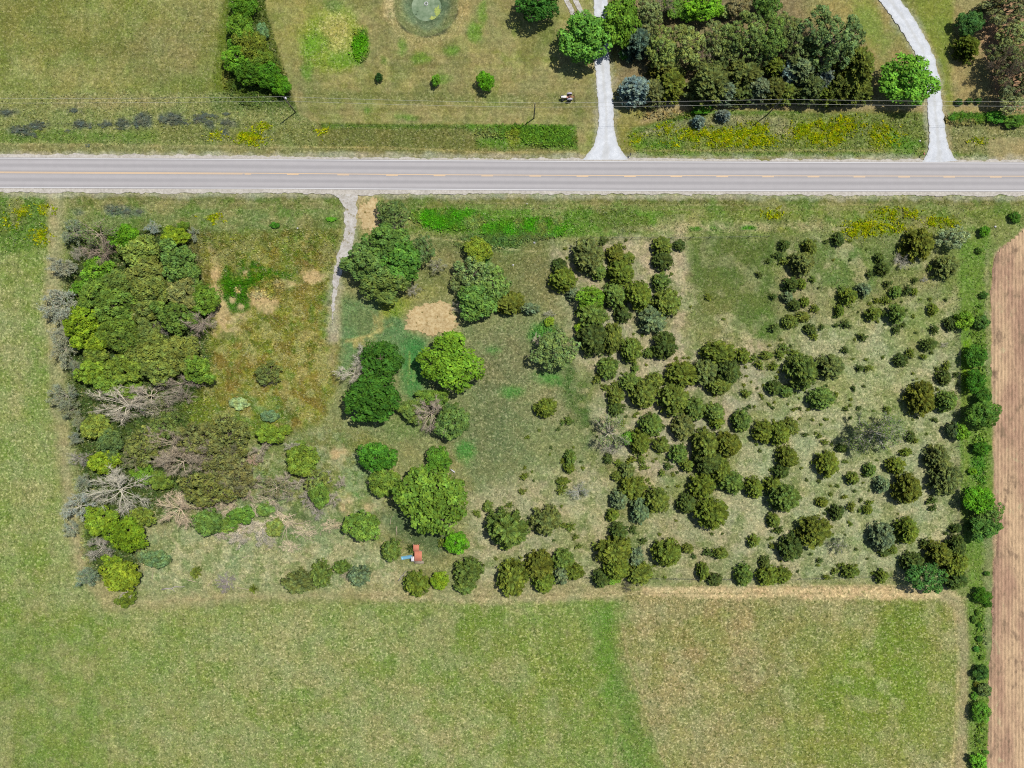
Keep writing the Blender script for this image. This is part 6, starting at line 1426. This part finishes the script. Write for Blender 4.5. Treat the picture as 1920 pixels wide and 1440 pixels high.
LOGS = [(519,957,550,977,.20,'forked cream log, upper left of the fallen branches in the southwest clearing',2,0),(542,962,551,978,.15,'short cream stub leaning on the forked log',0,0),(553,982,582,977,.14,'cream branch pointing right from the forked log',2,0),(539,982,535,1032,.11,'long thin branch pointing down from the forked log',1,0),(538,986,525,1014,.10,'thin curved branch just left of the long downward branch',1,0),(614,977,612,996,.16,'short thick pale log right of the forked log',0,0),(616,982,634,979,.08,'thin stick beside the short thick pale log',0,0),(578,1006,601,990,.09,'thin forked stick below the cream branches',2,0),(601,1004,603,992,.07,'tiny upright stick beside the thin forked stick',0,0),(744,987,744,1003,.13,'lone pale log left above the playset',0,0),(731,984,736,966,.08,'thin stick beside the lone pale log above the playset',0,0),(747,1089,761,1069,.12,'grey leaning branch left of the olive cedar under the playset',1,1),(445,1102,468,1105,.11,'pale stick right of the purplish-grey bush',0,0),(304,1105,347,1098,.19,'long grey log along the southwest lot edge',1,1),(352,1087,369,1090,.13,'short tan log above the long grey log',0,0),(388,1099,400,1087,.09,'slanted stick left of the purplish-grey bush',0,0),(428,943,433,955,.10,'small pale stick at the woodland edge clearing',0,0),(432,978,456,988,.17,'pinkish broken trunk at the wood margin',1,0),(445,1000,462,990,.11,'pale branch crossing below the pinkish broken trunk',1,0),(502,990,510,975,.16,'whitish broken branch left of the forked log',2,1),(478,960,488,968,.14,'whitish stub above the broken branch',1,1),(285,1085,288,1070,.09,'thin pale stick by the blue-green bushes',0,0),(560,1000,590,1016,.10,'pale branch slanting down across the middle of the southwest clearing',2,0),(498,1030,520,1022,.09,'pale stick in bleached grass below the whitish broken branch',1,0),(640,1010,660,990,.09,'thin pale branch left of the tree by the tan bare patch',1,0),(455,1045,480,1040,.09,'pale stick above the purplish-grey bush',0,0),(585,960,604,972,.11,'grey broken branch under the twiggy half-dead tree',1,1),(1088,1083,1110,1081,.08,'thin pale rail at the fence corner by the big cedar clump',0,0)]
for q in LOGS: log(*q[:6], forks=q[6], grey=bool(q[7]))
m = MB(); A = np.array(P(845, 880)); B = np.array(P(853, 885.5)) - A
m.tube([(0, 0, .16), tuple(B + np.array([0, 0, .16]))], .15, 12)
obj('white_pipe', m.mesh('white_pipe', M_PANEL), None, tuple(A), label='short white pipe lying right of the small tree on the lawn', category='pipe')
# small white marker post heads and stones
def stone(px, py, r, label, mat, name='white_stone', cat='stone'):
    rr_ = np.random.default_rng(int(px)); v_ = []; f_ = []
    for q, (zq, rq) in enumerate(((-.2, .9), (.25, 1.0), (.6, .7), (.8, .25))):
        for k in range(9):
            t = k * 6.283 / 9; w_ = 1 + rr_.normal(0, .12); v_.append((r * rq * w_ * math.cos(t), r * rq * w_ * math.sin(t) * .8, r * zq))
    for q in range(3):
        for k in range(9):
            j = (k + 1) % 9; f_.append((q * 9 + k, q * 9 + j, (q + 1) * 9 + j, (q + 1) * 9 + k))
    f_.append(tuple(27 + k for k in range(9)))
    mb = MB(); mb.add(v_, f_)
    obj(name, mb.mesh(name, mat), None, P(px, py), label=label, category=cat)
stone(1002, 455, .35, 'white stone on the grass below the bright green weed band', M_PANEL)
stone(962, 497, .25, 'pale stone on the lawn right of the yellow-green tree', M_PANEL)
stone(558, 428, .25, 'white stone in the weeds left of the gravel track', M_PANEL)
stone(1866, 425, .3, 'white stone beside the verge at the tilled field corner', M_PANEL)
stone(1725, 264, .25, 'white stone in the ditch left of the curved drive', M_PANEL)
def mailbox(px, py, label, col):
    x, y, _ = P(px, py)
    e = empty('mailbox', (x, y, 0), label=label, category='mailbox', group='mailboxes beside the drives')
    m = MB(); m.box(-.05, .05, -.05, .05, -.2, 1.0); obj('post', m.mesh('mailbox_post', M_TIMB), e)
    m = MB(); v_ = []
    for yy in (-.28, .28):
        v_ += [(-.14, yy, 1.0), (.14, yy, 1.0), (.14, yy, 1.15)] + [(.14 * math.cos(t), yy, 1.15 + .14 * math.sin(t)) for t in np.linspace(.4, 2.74, 6)] + [(-.14, yy, 1.15)]
    n_ = len(v_) // 2
    m.add(v_, [tuple(range(n_ - 1, -1, -1)), tuple(range(n_, 2 * n_))] + [(k, (k + 1) % n_, n_ + (k + 1) % n_, n_ + k) for k in range(n_)])
    obj('box', m.mesh('mailbox_box', col), e)
    m = MB(); m.box(.142, .16, -.02, .02, 1.1, 1.32); obj('flag', m.mesh('mailbox_flag', M_RED), e)
mailbox(1181, 292, 'dark mailbox right of the straight drive mouth', M_BLKP)
mailbox(1728, 291, 'reddish mailbox left of the curved drive mouth', M_RED)
# pond aerator
ax_, ay_, _ = P(798, 2)
ae = empty('pond_fountain', (ax_, ay_, -1.30), label='small white fountain float at the middle of the pond', category='fountain')
m = MB(); pts = [(.42 * math.cos(t), .42 * math.sin(t), .06) for t in np.linspace(0, 6.283, 19)]; m.tube(pts, .10, 6, False); obj('float_ring', m.mesh('float_ring', M_PANEL), ae)
m = MB(); m.tube([(0, 0, -.2), (0, 0, .2)], [.14, .09], 10); obj('nozzle', m.mesh('fountain_nozzle', M_BLKP), ae)
# upright white marker north of the verge (small sign on the south verge)
x, y, _ = P(988, 384)
e = empty('marker_post', (x, y, 0), label='small white marker post on the mown verge south of the road', category='marker post')
m = MB(); m.tube([(0, 0, -.2), (0, 0, 1.0)], .06, 8); obj('shaft', m.mesh('marker_shaft', M_PANEL), e)
m = MB(); m.box(-.14, .14, -.06, .06, .8, 1.15, .01); obj('plate', m.mesh('marker_plate', M_PANEL), e)

# ---------------------------------------------------------------- labels: each one singles out its plant
LAND = [(812,600,'the sandy bare circle'),(784,1036,'the blue-slide playset'),(798,20,'the pond'),(1064,184,'the tractor'),(656,410,'the rough gravel track'),(811,935,'the biggest round tree'),(846,680,'the bright dome tree'),(1640,811,'the widest grey-limbed tree'),(951,992,'the largest round cedar'),
 (1458,808,'the oval cedar trio'),(1733,1080,'the feathery emerald tree'),(1725,457,'the bronze cedar under the verge'),(1528,998,'the brightest bronze cedar'),(1040,660,'the pale lawn willow'),(1144,812,'the half-bare lawn-edge tree'),(1335,963,'the big olive round cedar'),(222,918,'the pale spiky dead crown'),(245,758,'the largest bleached deadfall'),
 (375,606,'the brownish bare tree'),(152,612,'the brightest yellow-green wood tree'),(338,955,'the cream fan-limbed bare tree'),(426,1093,'the purplish-grey bush'),(1097,72,'the drive-overhanging tree'),(1700,152,'the curved-drive tree'),(1560,72,'the largest windbreak pine'),(664,700,'the whitish leaning bare tree'),(535,970,'the forked cream log'),
 (1192,168,'the bluish spruce by the drive'),(470,520,'the bright green weed patch'),(480,100,'the lawn-edge tree row'),(1224,598,'the bluish cedar'),(1506,492,'the twin-topped cedar'),(1703,917,'the bronze right-pasture cedar'),(1842,938,'the bright hedgerow tree'),(1380,540,'the dark square lawn'),(1349,675,'the large merged olive clump'),(1471,933,'the domed green cedar'),(1160,1050,'the southern big cedar clump'),(900,530,'the willow clump'),(1820,214,'the three small clipped bushes'),(268,540,'the wood centre')]
PLACE = []
def colour_word(c):
    r, g_, b = c
    mx = max(c)
    if mx < 112 and g_ >= r and b > 78: return 'bluish-green'
    if b > 130: return 'silvery'
    if b > .78 * g_ and g_ > 90: return 'blue-grey'
    if g_ > 150 and r > 118: return 'yellow-green'
    if g_ > 125 and b < 50: return 'bright green' if r < 112 else 'yellow-green'
    if r >= g_ - 1: return 'bronze' if g_ < 106 else 'olive'
    if g_ - r < 12: return 'olive' if b < 56 else 'grey-olive'
    if g_ < 104: return 'dark green'
    return 'mid-green'
DIRS = ['right of', 'above right of', 'above', 'above left of', 'left of', 'below left of', 'below', 'below right of']
ORD = ['nearest', 'second nearest', 'third nearest', 'fourth nearest', 'fifth nearest', 'sixth nearest', 'seventh nearest', 'eighth nearest', 'ninth nearest', 'tenth nearest', 'eleventh nearest', 'twelfth nearest'] + [q + ' nearest' for q in ('thirteenth', 'fourteenth', 'fifteenth', 'sixteenth', 'seventeenth', 'eighteenth')]
buckets = {}
for p in plants:
    if p['label']: continue
    best = sorted(((math.hypot(p['px'] - a, p['py'] - b), w, a, b) for a, b, w in LAND))
    best = [q for q in best if q[0] > 6][0]
    d, w, a, b = best
    ang = math.degrees(math.atan2(b - p['py'], p['px'] - a)) % 360
    dr = DIRS[int((ang + 22.5) // 45) % 8]
    sz = 'tiny' if p['r'] < 6.5 else 'small' if p['r'] < 12 else 'medium' if p['r'] < 22 else 'large'
    if p['kind'] in ('dead', 'deadbig'): cw = 'grey' if p['deadc'][0] < 190 else 'pale'
    elif p['kind'] == 'twig': cw = 'grey'
    elif p['kind'] == 'silver': cw = ''
    elif p['kind'] == 'weed': cw = ''
    else: cw = colour_word(p['col'])
    key = (sz, cw, p['word'], dr, w)
    buckets.setdefault(key, []).append((d, p))
for (sz, cw, word, dr, w), L in buckets.items():
    L.sort(key=lambda q: q[0])
    for i, (d, p) in enumerate(L):
        base = ' '.join(q for q in (sz, cw, word) if q)
        p['label'] = f'{base} {dr} {w}' if len(L) == 1 else f'{base}, {ORD[min(i, 17)]} {dr} {w}'
for p in plants:
    o = p['o']; o['label'] = p['label']; o['category'] = p['cat']
    if p['group']: o['group'] = p['group']
print('plants', len(plants), 'objects', len(bpy.data.objects))
